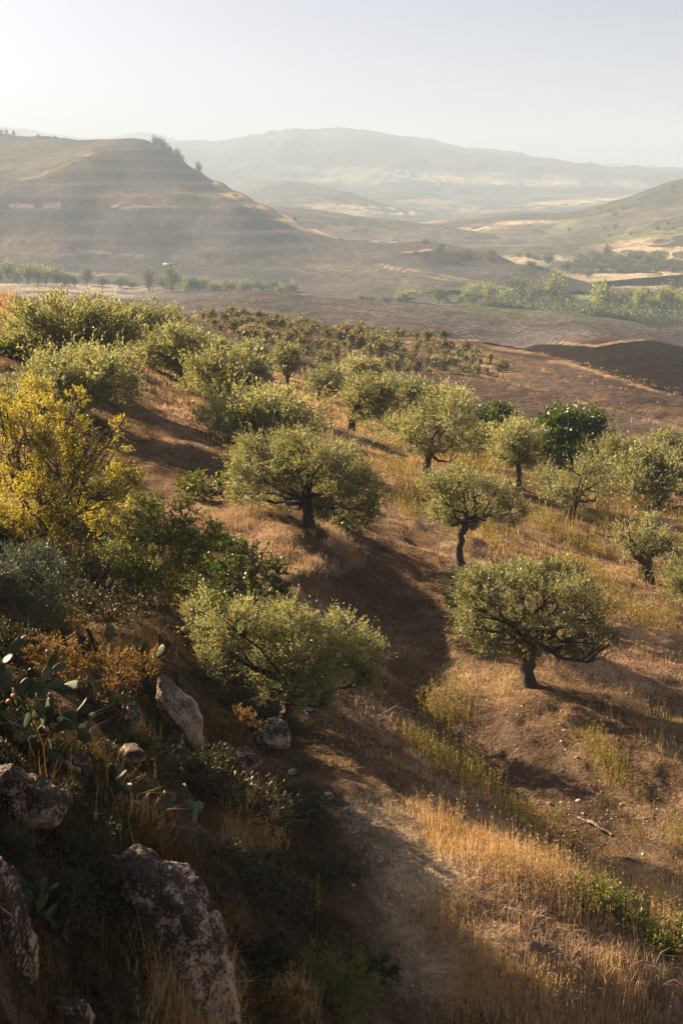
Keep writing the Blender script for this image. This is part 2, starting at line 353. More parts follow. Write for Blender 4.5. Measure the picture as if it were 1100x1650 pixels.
# spur, gullies and mound of the slope
GZ += near * (.25 * _b(640, 1300, 260, 70, 34) - .95 * _b(860, 1262, 280, 55, 34) + .35 * _b(900, 1130, 200, 50, 30) - .5 * _b(1040, 1290, 120, 40, 40)
              + .8 * _b(450, 865, 110, 45, 20) - 1.0 * _b(625, 985, 160, 60, 45) + .3 * _b(900, 880, 160, 40, 15) + .5 * _b(870, 1470, 200, 50, 25) + .55 * _b(990, 1600, 200, 55, 18))
bank = np.exp(-(((GX + 2.5) / 2.5) ** 2)) * (1 - smooth(22, 34, GY))
GZ += bank * (0.45 * fbm(GX, GY, 1.6, 4, 11.0, .55))
GZ += smooth(120, 260, GY) * (0.35 * fbm(GX, GY, 22, 4, 2.0))
GZ += smooth(420, 700, GY) * (1.2 * fbm(GX, GY, 120, 4, 4.0))
def line_d(PX, PY, pts):
    """signed distance in photograph pixels to a polyline running left to right (positive above it)"""
    pts = np.array(pts, float); y = np.interp(PX, pts[:, 0], pts[:, 1])
    d = y - PY
    return d, (PX > pts[0, 0] - 30) & (PX < pts[-1, 0] + 200)
CREST1 = [(600,602),(680,600),(760,612),(840,628),(920,645),(1000,664),(1100,692),(1300,740)]
CREST2 = [(640,545),(760,553),(840,563),(900,577),(960,596),(1020,617),(1100,641),(1300,700)]
CREST3 = [(700,545),(820,550),(900,552),(960,556),(1000,550),(1050,545),(1100,547),(1300,552)]
fold = smooth(110, 150, GY) * (1 - smooth(520, 620, GY))
for pts, drop, wid in ((CREST1, 2.4, 26), (CREST2, 3.2, 22), (CREST3, 2.6, 12)):
    d, ok = line_d(_px, _py, pts); ramp_ = np.clip(d / 6, 0, 1)
    fade = smooth(pts[0][0], pts[0][0] + 140, _px)
    GZ -= fold * ok * fade * drop * ramp_ * np.exp(-(np.clip(d, 0, None) / wid) ** 2)
    GZ += fold * ok * fade * .5 * np.exp(-(d / 8) ** 2)
GZ += fold * .12 * fbm(GX, GY, 2.6, 3, 8.0, .7) + fold * .07 * np.sin((GX * .35 + GY + 4 * fbm(GX, GY, 60, 2, 12.0)) * 1.1)
GWr = GZ / GY
GPX, GPY = proj(GX, GY, GZ)

def ground_z(x, y):
    u = np.atleast_1d(np.asarray(x, float) / np.asarray(y, float)); y = np.atleast_1d(np.asarray(y, float))
    ci = np.clip(np.searchsorted(uc, u) - 1, 0, len(uc) - 2); ri = np.clip(np.searchsorted(yr, y) - 1, 0, len(yr) - 2)
    fu = np.clip((u - uc[ci]) / (uc[ci + 1] - uc[ci]), 0, 1); fy = np.clip((y - yr[ri]) / (yr[ri + 1] - yr[ri]), 0, 1)
    return (GZ[ri, ci] * (1 - fu) + GZ[ri, ci + 1] * fu) * (1 - fy) + (GZ[ri + 1, ci] * (1 - fu) + GZ[ri + 1, ci + 1] * fu) * fy

def ground_at(px, py, ymin=7.0):
    """where the line of sight through a photograph pixel meets the terrain"""
    u, w = ray(px, py)
    ci = int(np.clip(np.searchsorted(uc, u) - 1, 0, len(uc) - 2)); f = (u - uc[ci]) / (uc[ci + 1] - uc[ci])
    colw = GWr[:, ci] * (1 - f) + GWr[:, ci + 1] * f
    ok = np.nonzero((colw >= w) & (yr > ymin))[0]
    Y = yr[ok[0]] if len(ok) else 1200.0
    if len(ok) and ok[0] > 0 and colw[ok[0] - 1] < w and yr[ok[0] - 1] > ymin:
        k = ok[0]; t = (w - colw[k - 1]) / (colw[k] - colw[k - 1] + 1e-12); Y = yr[k - 1] + t * (yr[k] - yr[k - 1])
    x = u * Y
    return Vector((float(x), float(Y), float(ground_z(x, Y)[0])))

def blob(PX, PY, cx, cy_, rx, ry, ang=0, soft=.5):
    a = math.radians(ang); dx, dy = PX - cx, PY - cy_
    p = (dx * math.cos(a) + dy * math.sin(a)) / rx; q = (-dx * math.sin(a) + dy * math.cos(a)) / ry
    r = np.sqrt(p * p + q * q)
    return 1 - smooth(1 - soft, 1 + soft, r)

def paint(PX, PY, X, Y, base, blobs, scale):
    c = np.empty(PX.shape + (3,)); c[:] = base
    n = fbm(X, Y, scale, 4, 21.0)
    for col, ell in blobs:
        m = 0
        for e in ell: m = np.maximum(m, blob(PX, PY, *e))
        m = np.clip(m * (1 + .9 * n) , 0, 1)
        c = c * (1 - m[..., None]) + np.array(col) * m[..., None]
    return c

SOIL = (.165, .108, .064)
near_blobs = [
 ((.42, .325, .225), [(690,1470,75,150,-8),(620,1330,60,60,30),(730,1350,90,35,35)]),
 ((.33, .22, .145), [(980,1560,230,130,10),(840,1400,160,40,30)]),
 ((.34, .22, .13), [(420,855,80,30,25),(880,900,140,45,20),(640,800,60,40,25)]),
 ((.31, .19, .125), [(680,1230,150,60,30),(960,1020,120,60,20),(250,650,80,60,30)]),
 ((.04, .028, .019), [(330,1350,190,230,20),(120,1200,200,220,0),(330,1000,140,70,10),(100,900,200,80,0),(450,1500,110,150,0),(150,1600,240,170,0)]),  # dark litter on bank and hollow, blackened further in place of deep shade
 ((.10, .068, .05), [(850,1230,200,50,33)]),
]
mid_blobs = [
 ((.072, .053, .045), [(900,640,330,90,8)]),
 
 ((.14, .10, .065), [(600,560,240,35,10),(480,520,150,14,4)]),
 ((.24, .16, .10), [(800,592,40,8,15)]),
]
far_blobs = [
 ((.34, .29, .23), [(80,470,170,9,1),(20,466,200,8,0)]),
 ((.10, .085, .07), [(430,505,60,4,12),(560,500,50,4,8)]),
 ((.085, .10, .05), [(820,500,110,10,3),(1000,510,130,9,3),(1060,512,60,8)]),
 ((.33, .265, .175), [(1020,452,110,12,2),(860,420,70,6,0),(1000,455,90,10,4)]),
 ((.17, .20, .09), [(930,425,60,6,0),(880,450,60,5,14),(980,482,120,7,6)]),
]
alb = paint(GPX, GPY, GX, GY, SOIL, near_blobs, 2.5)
_p = fbm(GX, GY, 5, 4, 91.0, .6); _q = fbm(GX, GY, 2.0, 4, 97.0, .6)
for _m, _c in ((smooth(.1, .55, _p), (.34, .24, .14)), (smooth(.1, .6, -_p), (.10, .065, .04)), (smooth(.25, .7, _q) * .6, (.30, .19, .12))):
    alb = alb * (1 - .6 * _m[..., None]) + alb * .25 * _m[..., None] + np.array(_c) * (.35 * _m[..., None])
mid = paint(GPX, GPY, GX, GY, (.085, .060, .046), mid_blobs, 18)
fa = paint(GPX, GPY, GX, GY, (.08, .066, .057), far_blobs, 60)
_n = fbm(GX, GY, 9, 4, 77.0)
def wash(c, m, col): return c * (1 - m[..., None]) + np.array(col) * m[..., None]
d1, o1 = line_d(GPX, GPY, CREST1); d2, o2 = line_d(GPX, GPY, CREST2); d3, o3 = line_d(GPX, GPY, CREST3)
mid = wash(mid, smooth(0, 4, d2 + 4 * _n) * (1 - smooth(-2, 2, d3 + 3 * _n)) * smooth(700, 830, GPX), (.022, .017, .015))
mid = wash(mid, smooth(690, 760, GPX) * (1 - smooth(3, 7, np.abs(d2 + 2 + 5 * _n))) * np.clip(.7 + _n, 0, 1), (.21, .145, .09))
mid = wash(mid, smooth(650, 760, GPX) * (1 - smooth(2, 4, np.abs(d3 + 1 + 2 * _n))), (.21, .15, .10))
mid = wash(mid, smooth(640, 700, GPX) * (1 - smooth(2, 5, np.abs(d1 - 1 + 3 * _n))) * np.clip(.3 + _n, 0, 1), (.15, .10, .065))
t1 = smooth(100, 150, GY)[..., None]; t2 = smooth(490, 530, GY)[..., None]
alb = (alb * (1 - t1) + mid * t1) * (1 - t2) + fa * t2

def grid_faces(nr, nc):
    i = np.arange(nr - 1)[:, None] * nc + np.arange(nc - 1)[None, :]
    return np.stack([i, i + 1, i + nc + 1, i + nc], -1).reshape(-1, 4)
r140, r470 = int(np.searchsorted(yr, 140)), int(np.searchsorted(yr, 470))
V = np.stack([GX[:r140 + 1], GY[:r140 + 1], GZ[:r140 + 1]], -1).reshape(-1, 3)
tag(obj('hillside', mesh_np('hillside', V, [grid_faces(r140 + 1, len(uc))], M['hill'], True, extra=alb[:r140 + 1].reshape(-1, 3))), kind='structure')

def field_colour(X, Y, Z):
    PX, PY = proj(X, Y, Z)
    a_ = paint(PX, PY, X, Y, SOIL, near_blobs, 2.5); m_ = paint(PX, PY, X, Y, (.082, .062, .053), mid_blobs, 18); f_ = paint(PX, PY, X, Y, (.082, .070, .064), far_blobs, 60)
    n_ = fbm(X, Y, 7, 4, 77.0)
    d1, _ = line_d(PX, PY, CREST1); d2, _ = line_d(PX, PY, CREST2); d3, _ = line_d(PX, PY, CREST3)
    m_ = m_ * (1 + .35 * fbm(X, Y, 30, 4, 14.0))[..., None]
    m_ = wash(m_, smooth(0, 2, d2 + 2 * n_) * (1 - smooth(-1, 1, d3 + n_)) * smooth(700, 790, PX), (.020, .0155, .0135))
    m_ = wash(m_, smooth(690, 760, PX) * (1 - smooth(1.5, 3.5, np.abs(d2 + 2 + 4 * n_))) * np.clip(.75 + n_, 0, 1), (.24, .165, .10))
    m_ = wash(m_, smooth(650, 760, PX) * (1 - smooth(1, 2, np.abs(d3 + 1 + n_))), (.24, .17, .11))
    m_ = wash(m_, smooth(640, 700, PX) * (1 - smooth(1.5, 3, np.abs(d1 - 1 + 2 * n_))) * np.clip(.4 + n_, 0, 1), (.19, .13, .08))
    m_ = wash(m_, smooth(.35, .6, n_ + .35 * fbm(X, Y, 2.5, 2, 3.0)) * smooth(2, 10, d1) * (1 - smooth(-8, -2, d2)) * .45, (.16, .105, .062))
    t1_ = smooth(100, 150, Y)[..., None]; t2_ = smooth(490, 530, Y)[..., None]
    return (a_ * (1 - t1_) + m_ * t1_) * (1 - t2_) + f_ * t2_
for nm, ya, yb, ny, nu, mt, amp, sc_n in (('ploughed_field', yr[r140], yr[r470], 165, 340, 'plough', .10, 1.6), ('valley_fields', yr[r470], yr[-1], 110, 300, 'field', .5, 14)):
    us = np.unique(np.concatenate([uc[np.abs(uc) > .29], np.linspace(-.29, .29, nu)]))
    U, Yg = np.meshgrid(us, np.exp(np.linspace(math.log(ya), math.log(yb), ny)))
    X = U * Yg; Z = ground_z(X.ravel(), Yg.ravel()).reshape(X.shape)
    edge = smooth(ya, ya * 1.04, Yg) * (1 - smooth(yb * .97, yb, Yg))
    Z = Z + edge * amp * fbm(X, Yg, sc_n, 3, 6.0, .65)
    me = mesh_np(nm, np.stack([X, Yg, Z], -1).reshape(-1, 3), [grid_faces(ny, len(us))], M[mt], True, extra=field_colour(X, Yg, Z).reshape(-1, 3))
    tag(obj(nm, me), kind='structure')

# plain under everything, reaching the horizon
me = mesh_np('valley_floor', [(-12000, -12000, -96), (12000, -12000, -96), (12000, 12000, -96), (-12000, 12000, -96)], [np.array([[0, 1, 2, 3]])], M['field'], extra=np.tile([.2, .16, .11], (4, 1)))
tag(obj('valley_floor', me), kind='structure')

# ------------------------------------------------------------------ hills behind
HILLS = {}
def hill(name, ctrl, y0, y1, u0, u1, nu, ny, amp, scale, base, blobs, mat, nseed, kv=2.0, ridged=0.0, cscale=150, lines=(), terrace=0):
    t = TPS(ctrl, 6.0, kv, 1e-5)
    U, Y = np.meshgrid(np.linspace(u0, u1, nu), np.exp(np.linspace(math.log(y0), math.log(y1), ny)))
    W = t(U, Y, 1.0); X = U * Y
    n = fbm(X, Y, scale, 7, nseed, .58)
    if ridged:
        n = n - ridged * np.abs(fbm(X, Y * .6, scale * .8, 4, nseed + 5))
    n = n + (.4 if name == 'far_ridge' else .12) * fbm(X, Y, scale * .16, 4, nseed + 3, .6)
    edge = smooth(y0, y0 * 1.06, Y) * (1 - smooth(y1 * .93, y1, Y))
    Z = W * Y + amp * n * edge
    if terrace: Z = Z + terrace * edge * np.sin(Z * .42 + 2 * fbm(X, Y, 300, 2, 5.0))
    PX, PY = proj(X, Y, Z)
    c = paint(PX, PY, X, Y, base, blobs, cscale)
    ln_n = fbm(X, Y, 25, 3, nseed + 9)
    for pts, wid, col in lines:
        p_ = np.array(pts, float); dd = np.abs(np.interp(PX, p_[:, 0], p_[:, 1]) - PY + 1.2 * ln_n)
        mk = (1 - smooth(wid * .6, wid * 1.2, dd)) * (PX > p_[0, 0]) * (PX < p_[-1, 0]) * np.clip(.75 + .8 * ln_n, 0, 1)
        c = c * (1 - mk[..., None]) + np.array(col) * mk[..., None]
    me = mesh_np(name, np.stack([X, Y, Z], -1).reshape(-1, 3), [grid_faces(ny, nu)], M[mat], True, extra=c.reshape(-1, 3))
    o = tag(obj(name, me), kind='structure')
    HILLS[name] = (U[0], Y[:, 0], Z)
    return o
def hill_at(name, px, py):
    us, ys, Z = HILLS[name]; u, w = ray(px, py)
    i = int(np.clip(np.searchsorted(us, u), 0, len(us) - 1)); W = Z[:, i] / ys
    ok = np.nonzero(W >= w)[0]
    k = ok[0] if len(ok) else int(np.argmax(W))
    return Vector((float(u * ys[k]), float(ys[k]), float(Z[k, i])))

def surf_at(px, py, ymin=870):
    best = ground_at(px, py, ymin)
    u, w = ray(px, py)
    if float(ground_z(best.x, best.y)[0]) / best.y < w - .004: best = None
    for nm, (us, ys, Z) in HILLS.items():
        if u < us[0] or u > us[-1]: continue
        i = int(np.clip(np.searchsorted(us, u), 0, len(us) - 1)); ok = np.nonzero((Z[:, i] / ys >= w) & (ys > ymin))[0]
        if len(ok) and (best is None or ys[ok[0]] < best.y): k = ok[0]; best = Vector((float(u * ys[k]), float(ys[k]), float(Z[k, i])))
    return best or ground_at(px, py, ymin)

def crest(pts, Y, fall, base, backY, baseY):
    out = []
    for px, py in pts:
        out += [(px, py, Y), (px, py + fall, backY), (px, base, baseY)]
    return out
mesa = [(-400,205,2500),(-200,208,2550),(0,214,2500),(60,219,2450),(120,225,2400),(180,224,2250),(240,227,2150),(262,237,2100),(285,256,2050),(318,279,2000),(345,291,1980),(400,319,1920),(450,344,1850),(500,362,1780),(545,378,1720),(600,385,1640),(680,386,1560),(760,402,1480),(850,428,1400),(930,452,1330),(1010,475,1270),
 (-400,290,1760),(-150,305,1740),(0,298,1760),(60,283,1800),(110,262,1850),(150,245,1900),(180,239,1930),(240,240,1950),
 (-100,262,2050),(30,272,2000),(80,256,2060),(130,240,2080),(0,240,2300),
 (-400,340,1620),(0,331,1630),(120,330,1640),(200,331,1650),(300,331,1660),(380,337,1660),(200,285,1790),(280,290,1800),(330,315,1760),(430,352,1680),
 (-400,390,1560),(0,385,1560),(150,385,1560),(300,385,1570),(450,390,1560),(600,412,1480),(740,432,1380),
 (-400,450,1380),(0,440,1400),(150,440,1400),(300,440,1400),(450,448,1350),(600,463,1260),(750,474,1140),(900,486,1110),(1050,500,1080),
 (-400,500,1220),(0,490,1240),(300,492,1220),(600,505,1040),(900,525,1000),
 (-400,300,3200),(0,300,3200),(200,310,2900),(300,340,2600),(400,365,2400),(500,395,2200),(600,420,2000),(700,430,1850),(850,470,1650),(1000,510,1500)]
hill('mesa_hill', mesa, 1180, 3200, -.32, .21, 340, 155, 4, 200, (.06, .055, .052),  # soil colour darkened to imitate shade on the sun-lit face
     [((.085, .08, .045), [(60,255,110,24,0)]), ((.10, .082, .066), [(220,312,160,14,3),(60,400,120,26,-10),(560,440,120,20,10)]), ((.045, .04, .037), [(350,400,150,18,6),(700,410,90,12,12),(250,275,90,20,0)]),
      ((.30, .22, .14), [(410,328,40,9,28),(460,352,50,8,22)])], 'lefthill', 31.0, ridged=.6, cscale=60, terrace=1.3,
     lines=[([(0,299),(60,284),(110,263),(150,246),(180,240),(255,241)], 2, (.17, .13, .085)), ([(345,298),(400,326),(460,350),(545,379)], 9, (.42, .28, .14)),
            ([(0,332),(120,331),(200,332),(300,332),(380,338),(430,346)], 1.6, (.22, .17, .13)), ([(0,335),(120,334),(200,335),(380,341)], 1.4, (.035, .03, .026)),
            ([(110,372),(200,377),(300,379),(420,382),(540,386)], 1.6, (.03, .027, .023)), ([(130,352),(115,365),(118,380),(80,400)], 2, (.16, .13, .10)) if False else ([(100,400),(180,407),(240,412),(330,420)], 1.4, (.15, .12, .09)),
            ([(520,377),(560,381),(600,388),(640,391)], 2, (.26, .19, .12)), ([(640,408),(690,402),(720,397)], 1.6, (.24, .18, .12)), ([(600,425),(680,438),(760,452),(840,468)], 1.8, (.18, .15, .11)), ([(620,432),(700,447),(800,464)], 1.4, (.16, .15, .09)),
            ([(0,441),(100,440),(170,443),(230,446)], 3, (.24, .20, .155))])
M_low = [(480,335,2500),(560,348,2450),(640,362,2400),(720,374,2350),(850,396,2250),(1000,420,2150)]
hill('low_spur', [q for px, py, Y in M_low for q in ((px, py, Y), (px, py + 14, Y * 1.25), (px, py + 35, Y * .85), (px, py + 80, Y * .7))] + [(350,330,2500),(350,380,2000),(350,370,3000)], 1700, 3000, -.12, .24, 150, 80, 7, 300, (.085, .075, .06), [((.32,.25,.15),[(900,405,60,4,8)])], 'far', 41.0)
right = [(1400,255,2700),(1250,262,2700),(1100,290,2750),(1060,301,2800),(1000,326,2900),(930,337,3000),(850,339,3100),(780,346,3200),(700,354,3300),(620,366,3350),(500,380,3350)]
hill('scrub_hill', [q for px, py, Y in right for q in ((px, py, Y), (px, py + 30, Y * 1.3), (px, (py + 400) / 2, Y * .78), (px, 412, Y * .56), (px, 440, Y * .48))] + [(1100,345,2300),(1000,372,2200),(900,375,2400)], 1300, 4000, -.04, .40, 190, 130, 9, 380, (.10, .085, .055),
     [((.31, .25, .165), [(1050,395,90,16,-3),(1060,412,110,8,-2),(1000,440,120,10),(730,372,70,4,-4),(620,352,80,5,3),(860,357,90,3,-3)]),
      ((.08, .075, .042), [(1050,322,120,14,-18),(930,385,60,12),(760,400,150,12),(920,350,60,6)]),
      ((.13, .14, .06), [(1060,375,80,5,-8),(900,368,40,8,-30)])] + far_blobs[3:], 'far', 51.0, ridged=.6, cscale=80)
mid_h = [(330,320,4300),(400,302,4300),(440,293,4300),(480,292,4250),(540,304,4200),(600,322,4100),(660,340,4000),(740,355,3900)]
hill('middle_hill', [q for px, py, Y in mid_h for q in ((px, py, Y), (px, py + 16, Y * 1.25), (px, (py + 352) / 2, Y * .87), (px, 372, Y * .72))], 3000, 5400, -.14, .10, 140, 90, 13, 480, (.085, .08, .062), [((.38,.31,.19),[(560,335,120,6,4),(480,345,120,5)])], 'far', 61.0, ridged=.5)
mid2 = [(540,330,5000),(590,314,5000),(640,306,5000),(700,312,4950),(780,320,4900),(860,318,4900),(950,316,4900),(1100,310,4900),(1250,305,4900)]
hill('rolling_hill', [q for px, py, Y in mid2 for q in ((px, py, Y), (px, py + 12, Y * 1.25), (px, (py + 350) / 2, Y * .87), (px, 362, Y * .72))], 3500, 6200, -.04, .34, 160, 90, 14, 480, (.09, .085, .066), [((.40,.33,.2),[(760,336,120,5,3),(900,328,130,5,-5),(680,325,60,4)])], 'far', 66.0, ridged=.5)
far = [(150,245),(230,236),(280,233),(330,234),(390,226),(430,220),(460,214),(500,218),(530,215),(580,218),(650,226),(720,236),(800,248),(900,258),(1000,265),(1100,270),(1300,285)]
hill('far_ridge', [q for px, py in far for q in ((px, py, 7000), (px, py + 30, 9000), (px, py + (300 - py) * .35, 6300), (px, py + (315 - py) * .75, 5500), (px, 345, 4600))], 4500, 9200, -.20, .30, 320, 100, 24, 700, (.075, .075, .062), [((.32,.27,.17),[(700,285,200,8,3),(900,290,150,6,3),(560,290,100,5)])], 'far', 71.0, ridged=.7)
ff = [(-200,212),(-60,203),(0,205),(40,208),(90,221),(140,228),(190,224),(225,218),(250,219),(290,228),(340,236),(420,250),(700,262),(1000,268),(1300,268)]
hill('distant_mountain', [q for px, py in ff for q in ((px, py, 9800), (px, py + 30, 11200), (px, 300, 8400), (px, 330, 7800))], 7800, 11300, -.36, .4, 170, 50, 30, 1400, (.08, .08, .07), [], 'far', 81.0, ridged=.5)

# ------------------------------------------------------------------ haze: closed box of even air
hm, nt, out = new_mat('haze_air')
pv = nt.nodes.new('ShaderNodeVolumePrincipled')
pv.inputs['Color'].default_value = (.52, .65, .82, 1); pv.inputs['Density'].default_value = HAZE_DENSITY
pv.inputs['Anisotropy'].default_value = HAZE_G
pv.inputs['Density Attribute'].default_value = ''
nt.links.new(pv.outputs[0], out.inputs['Volume'])
try: hm.cycles.homogeneous_volume = True
except Exception: pass
hx, z0, z1 = 12500, -98, 440
V = [(-hx,-hx,z0),(hx,-hx,z0),(hx,hx,z0),(-hx,hx,z0),(-hx,-hx,z1),(hx,-hx,z1),(hx,hx,z1),(-hx,hx,z1)]
Fq = np.array([[0,3,2,1],[4,5,6,7],[0,1,5,4],[1,2,6,5],[2,3,7,6],[3,0,4,7]])
tag(obj('haze', mesh_np('haze', V, [Fq], hm)), kind='stuff')

# ------------------------------------------------------------------ plants: wood and leaves
def norm(v): return v / (np.linalg.norm(v, axis=-1, keepdims=True) + 1e-9)

class Wood:
    def __init__(s): s.V = []; s.Q = []; s.n = 0
    def tube(s, pts, rad, sides=6, gnarl=0.0, rs=None):
        pts = np.asarray(pts, float); rad = np.asarray(rad, float); n = len(pts)
        t = norm(np.gradient(pts, axis=0))
        ref = np.where(np.abs(t[:, 2:3]) > .9, np.array([[1., 0, 0]]), np.array([[0, 0, 1.]]))
        a = norm(np.cross(t, ref)); b = np.cross(t, a)
        if np.abs(t[:, 2]).min() < .9 < np.abs(t[:, 2]).max():      # keep one frame along the tube
            for i in range(1, n):
                v = a[i - 1] - t[i] * np.dot(a[i - 1], t[i]); a[i] = v / (np.linalg.norm(v) + 1e-9); b[i] = np.cross(t[i], a[i])
        ph = np.arange(sides) * 2 * math.pi / sides
        r = rad[:, None] * np.ones(sides)
        if gnarl and rs is not None:
            k = rs.uniform(0, 6, 3)
            r = r * (1 + gnarl * np.sin(2 * ph[None] + k[0] + np.arange(n)[:, None] * .25) + gnarl * .7 * np.sin(5 * ph[None] + k[1] - np.arange(n)[:, None] * .4) + gnarl * .6 * rs.standard_normal((n, sides)) * .5)
        ring = pts[:, None] + a[:, None] * (np.cos(ph)[None, :, None] * r[..., None]) + b[:, None] * (np.sin(ph)[None, :, None] * r[..., None])
        s.V.append(ring.reshape(-1, 3))
        i = np.arange(n - 1)[:, None] * sides + np.arange(sides)[None]; j = np.arange(n - 1)[:, None] * sides + (np.arange(sides)[None] + 1) % sides
        s.Q.append(np.stack([i, j, j + sides, i + sides], -1).reshape(-1, 4) + s.n); s.n += n * sides
    def mesh(s, name, mat): return mesh_np(name, np.concatenate(s.V), [np.concatenate(s.Q)], mat, True)

def curve(a, m, b, n, rs, wig=0.0):
    t = np.linspace(0, 1, n)[:, None]; a, m, b = map(np.asarray, (a, m, b))
    p = a * (1 - t) ** 2 + 2 * t * (1 - t) * m + t * t * b
    if wig: p[1:-1] += rs.standard_normal((n - 2, 3)) * wig
    return p

def leaves(P, D, Ln, Wd, rs):
    """rhombic leaves: base P, direction D"""
    n = len(P)
    s = norm(np.cross(D, norm(rs.standard_normal((n, 3))))); nn = np.cross(D, s)
    Ln = Ln * rs.uniform(.7, 1.25, n)[:, None]; Wd = Wd * rs.uniform(.75, 1.2, n)[:, None]
    V = np.stack([P, P + D * Ln * .5 + s * Wd * .5 + nn * Wd * .15, P + D * Ln, P + D * Ln * .5 - s * Wd * .5 + nn * Wd * .15], 1).reshape(-1, 3)
    Q = np.arange(4 * n).reshape(n, 4)
    return V, Q

def foliage(rs, lobes, Ln, Wd, lai=.7, K=9, up=.7, shell=(.55, 1.06), shootL=None, under=.5, lump=.28, limit=60000):
    Ps, Ds = [], []
    shootL = shootL or Ln * 5.0
    leaf_area = .5 * Ln * Wd
    tot = 0; plan = []
    for (x, y, z, rx, ry, rz) in lobes:
        area = 4 * math.pi * ((((rx * ry) ** 1.6 + (rx * rz) ** 1.6 + (ry * rz) ** 1.6) / 3) ** (1 / 1.6))
        plan.append(max(4, int(area * lai / leaf_area / K))); tot += plan[-1] * K
    limit *= .74
    sc_ = min(1.0, limit / max(tot, 1))
    if sc_ < 1: Ln, Wd = Ln / math.sqrt(sc_), Wd / math.sqrt(sc_)
    for (x, y, z, rx, ry, rz), n in zip(lobes, plan):
        n = max(4, int(n * sc_))
        d = norm(rs.standard_normal((int(n * 1.35), 3)))
        keep = (d[:, 2] > -.3) | (rs.random(len(d)) > under); d = d[keep][:n]
        lm = 1 + lump * noise3(d * 2.3 + rs.uniform(0, 50)) + lump * .6 * noise3(d * 5.0 + rs.uniform(0, 50))
        r = (shell[0] + (shell[1] - shell[0]) * np.sqrt(rs.random(len(d)))) * lm
        Ps.append(np.array([x, y, z]) + d * r[:, None] * np.array([rx, ry, rz]))
        Ds.append(norm(d * .75 + np.array([0, 0, up]) + rs.standard_normal(d.shape) * .38))
    P = np.concatenate(Ps); D = norm(np.concatenate(Ds))
    S = len(P)
    sl = shootL * np.exp(rs.normal(0, .5, S))
    t = (np.arange(K) + .5) / K
    base = P[:, None] + D[:, None] * (sl[:, None] * (t[None] - .35))[..., None]
    ld = norm(D[:, None] * .8 + norm(rs.standard_normal((S, K, 3))) * .75)
    return leaves(base.reshape(-1, 3), ld.reshape(-1, 3), Ln, Wd, rs)

def sprays(rs, lobes, Ln, Wd, lai=.6, K=10, up=.6, limit=40000, under=.15, puffs=20, size=(.20, .40), tight=.55):
    """crown of many small brush-like sprays that fan out from the limbs"""
    leaf_area = .5 * Ln * Wd; C = []; A = []; S = []; N_ = []
    for (x, y, z, rx, ry, rz) in lobes:
        area = 4 * math.pi * ((((rx * ry) ** 1.6 + (rx * rz) ** 1.6 + (ry * rz) ** 1.6) / 3) ** (1 / 1.6))
        n = max(5, int(puffs * rs.uniform(.8, 1.2)))
        d = norm(rs.standard_normal((n * 2, 3))); d = d[(d[:, 2] > -.25) | (rs.random(2 * n) > under)][:n]
        q = rs.uniform(.35, 1.0, len(d)) ** .7
        R_ = np.array([rx, ry, rz])
        C.append(np.array([x, y, z]) + d * q[:, None] * R_ * .98)
        A.append(norm(d * .8 + np.array([0, 0, up]) + rs.standard_normal(d.shape) * .25))
        sz = rs.uniform(*size, len(d)) * (rx * ry * rz) ** (1 / 3); S.append(sz)
        w = sz ** 2 * rs.uniform(.5, 1.4, len(d)); N_.append(w / w.sum() * area * lai * rs.uniform(.5, 1.3) / leaf_area / K)
    C = np.concatenate(C); A = np.concatenate(A); S = np.concatenate(S); N_ = np.concatenate(N_)
    tot = N_.sum() * K; k = min(1.0, limit * .68 / tot)
    if k < 1: Ln, Wd = Ln / math.sqrt(k) ** .9, Wd / math.sqrt(k) ** .9
    cnt = np.maximum(2, (N_ * k + rs.random(len(N_))).astype(int)); idx = np.repeat(np.arange(len(C)), cnt)
    n = len(idx)
    P = C[idx] - A[idx] * (S[idx] * .5)[:, None] + rs.standard_normal((n, 3)) * (S[idx] * .38)[:, None]
    D = norm(A[idx] + rs.standard_normal((n, 3)) * .42)
    sl = np.clip(S[idx] * 1.5 * np.exp(rs.normal(0, .35, n)), Ln * 2.5, None)
    t = (np.arange(K) + rs.random(K)) / K
    base = P[:, None] + D[:, None] * (sl[:, None] * t[None])[..., None]
    ld = norm(D[:, None] * (.5 + tight) + norm(rs.standard_normal((n, K, 3))) * .75)
    return leaves(base.reshape(-1, 3), ld.reshape(-1, 3), Ln, Wd, rs)

def auto_lobes(rs, x0, x1, y0, y1, n):
    """random pixel blobs filling a crown's outline"""
    W, H = x1 - x0, y1 - y0; cx, cy_ = (x0 + x1) / 2, (y0 + y1) / 2
    out = []
    for i in range(n):
        a = 2 * math.pi * (i + rs.uniform(-.3, .3)) / n; k = rs.uniform(.45, .72) if i else 0
        r = rs.uniform(.19, .30)
        rx, ry = W * r * 1.14, max(H * r * 1.22, W * r * .52)
        px = cx + math.cos(a) * k * (W / 2 - rx * .3); py = cy_ + math.sin(a) * k * (H / 2 - ry * .25)
        out.append((px, py, rx, ry))
    return out

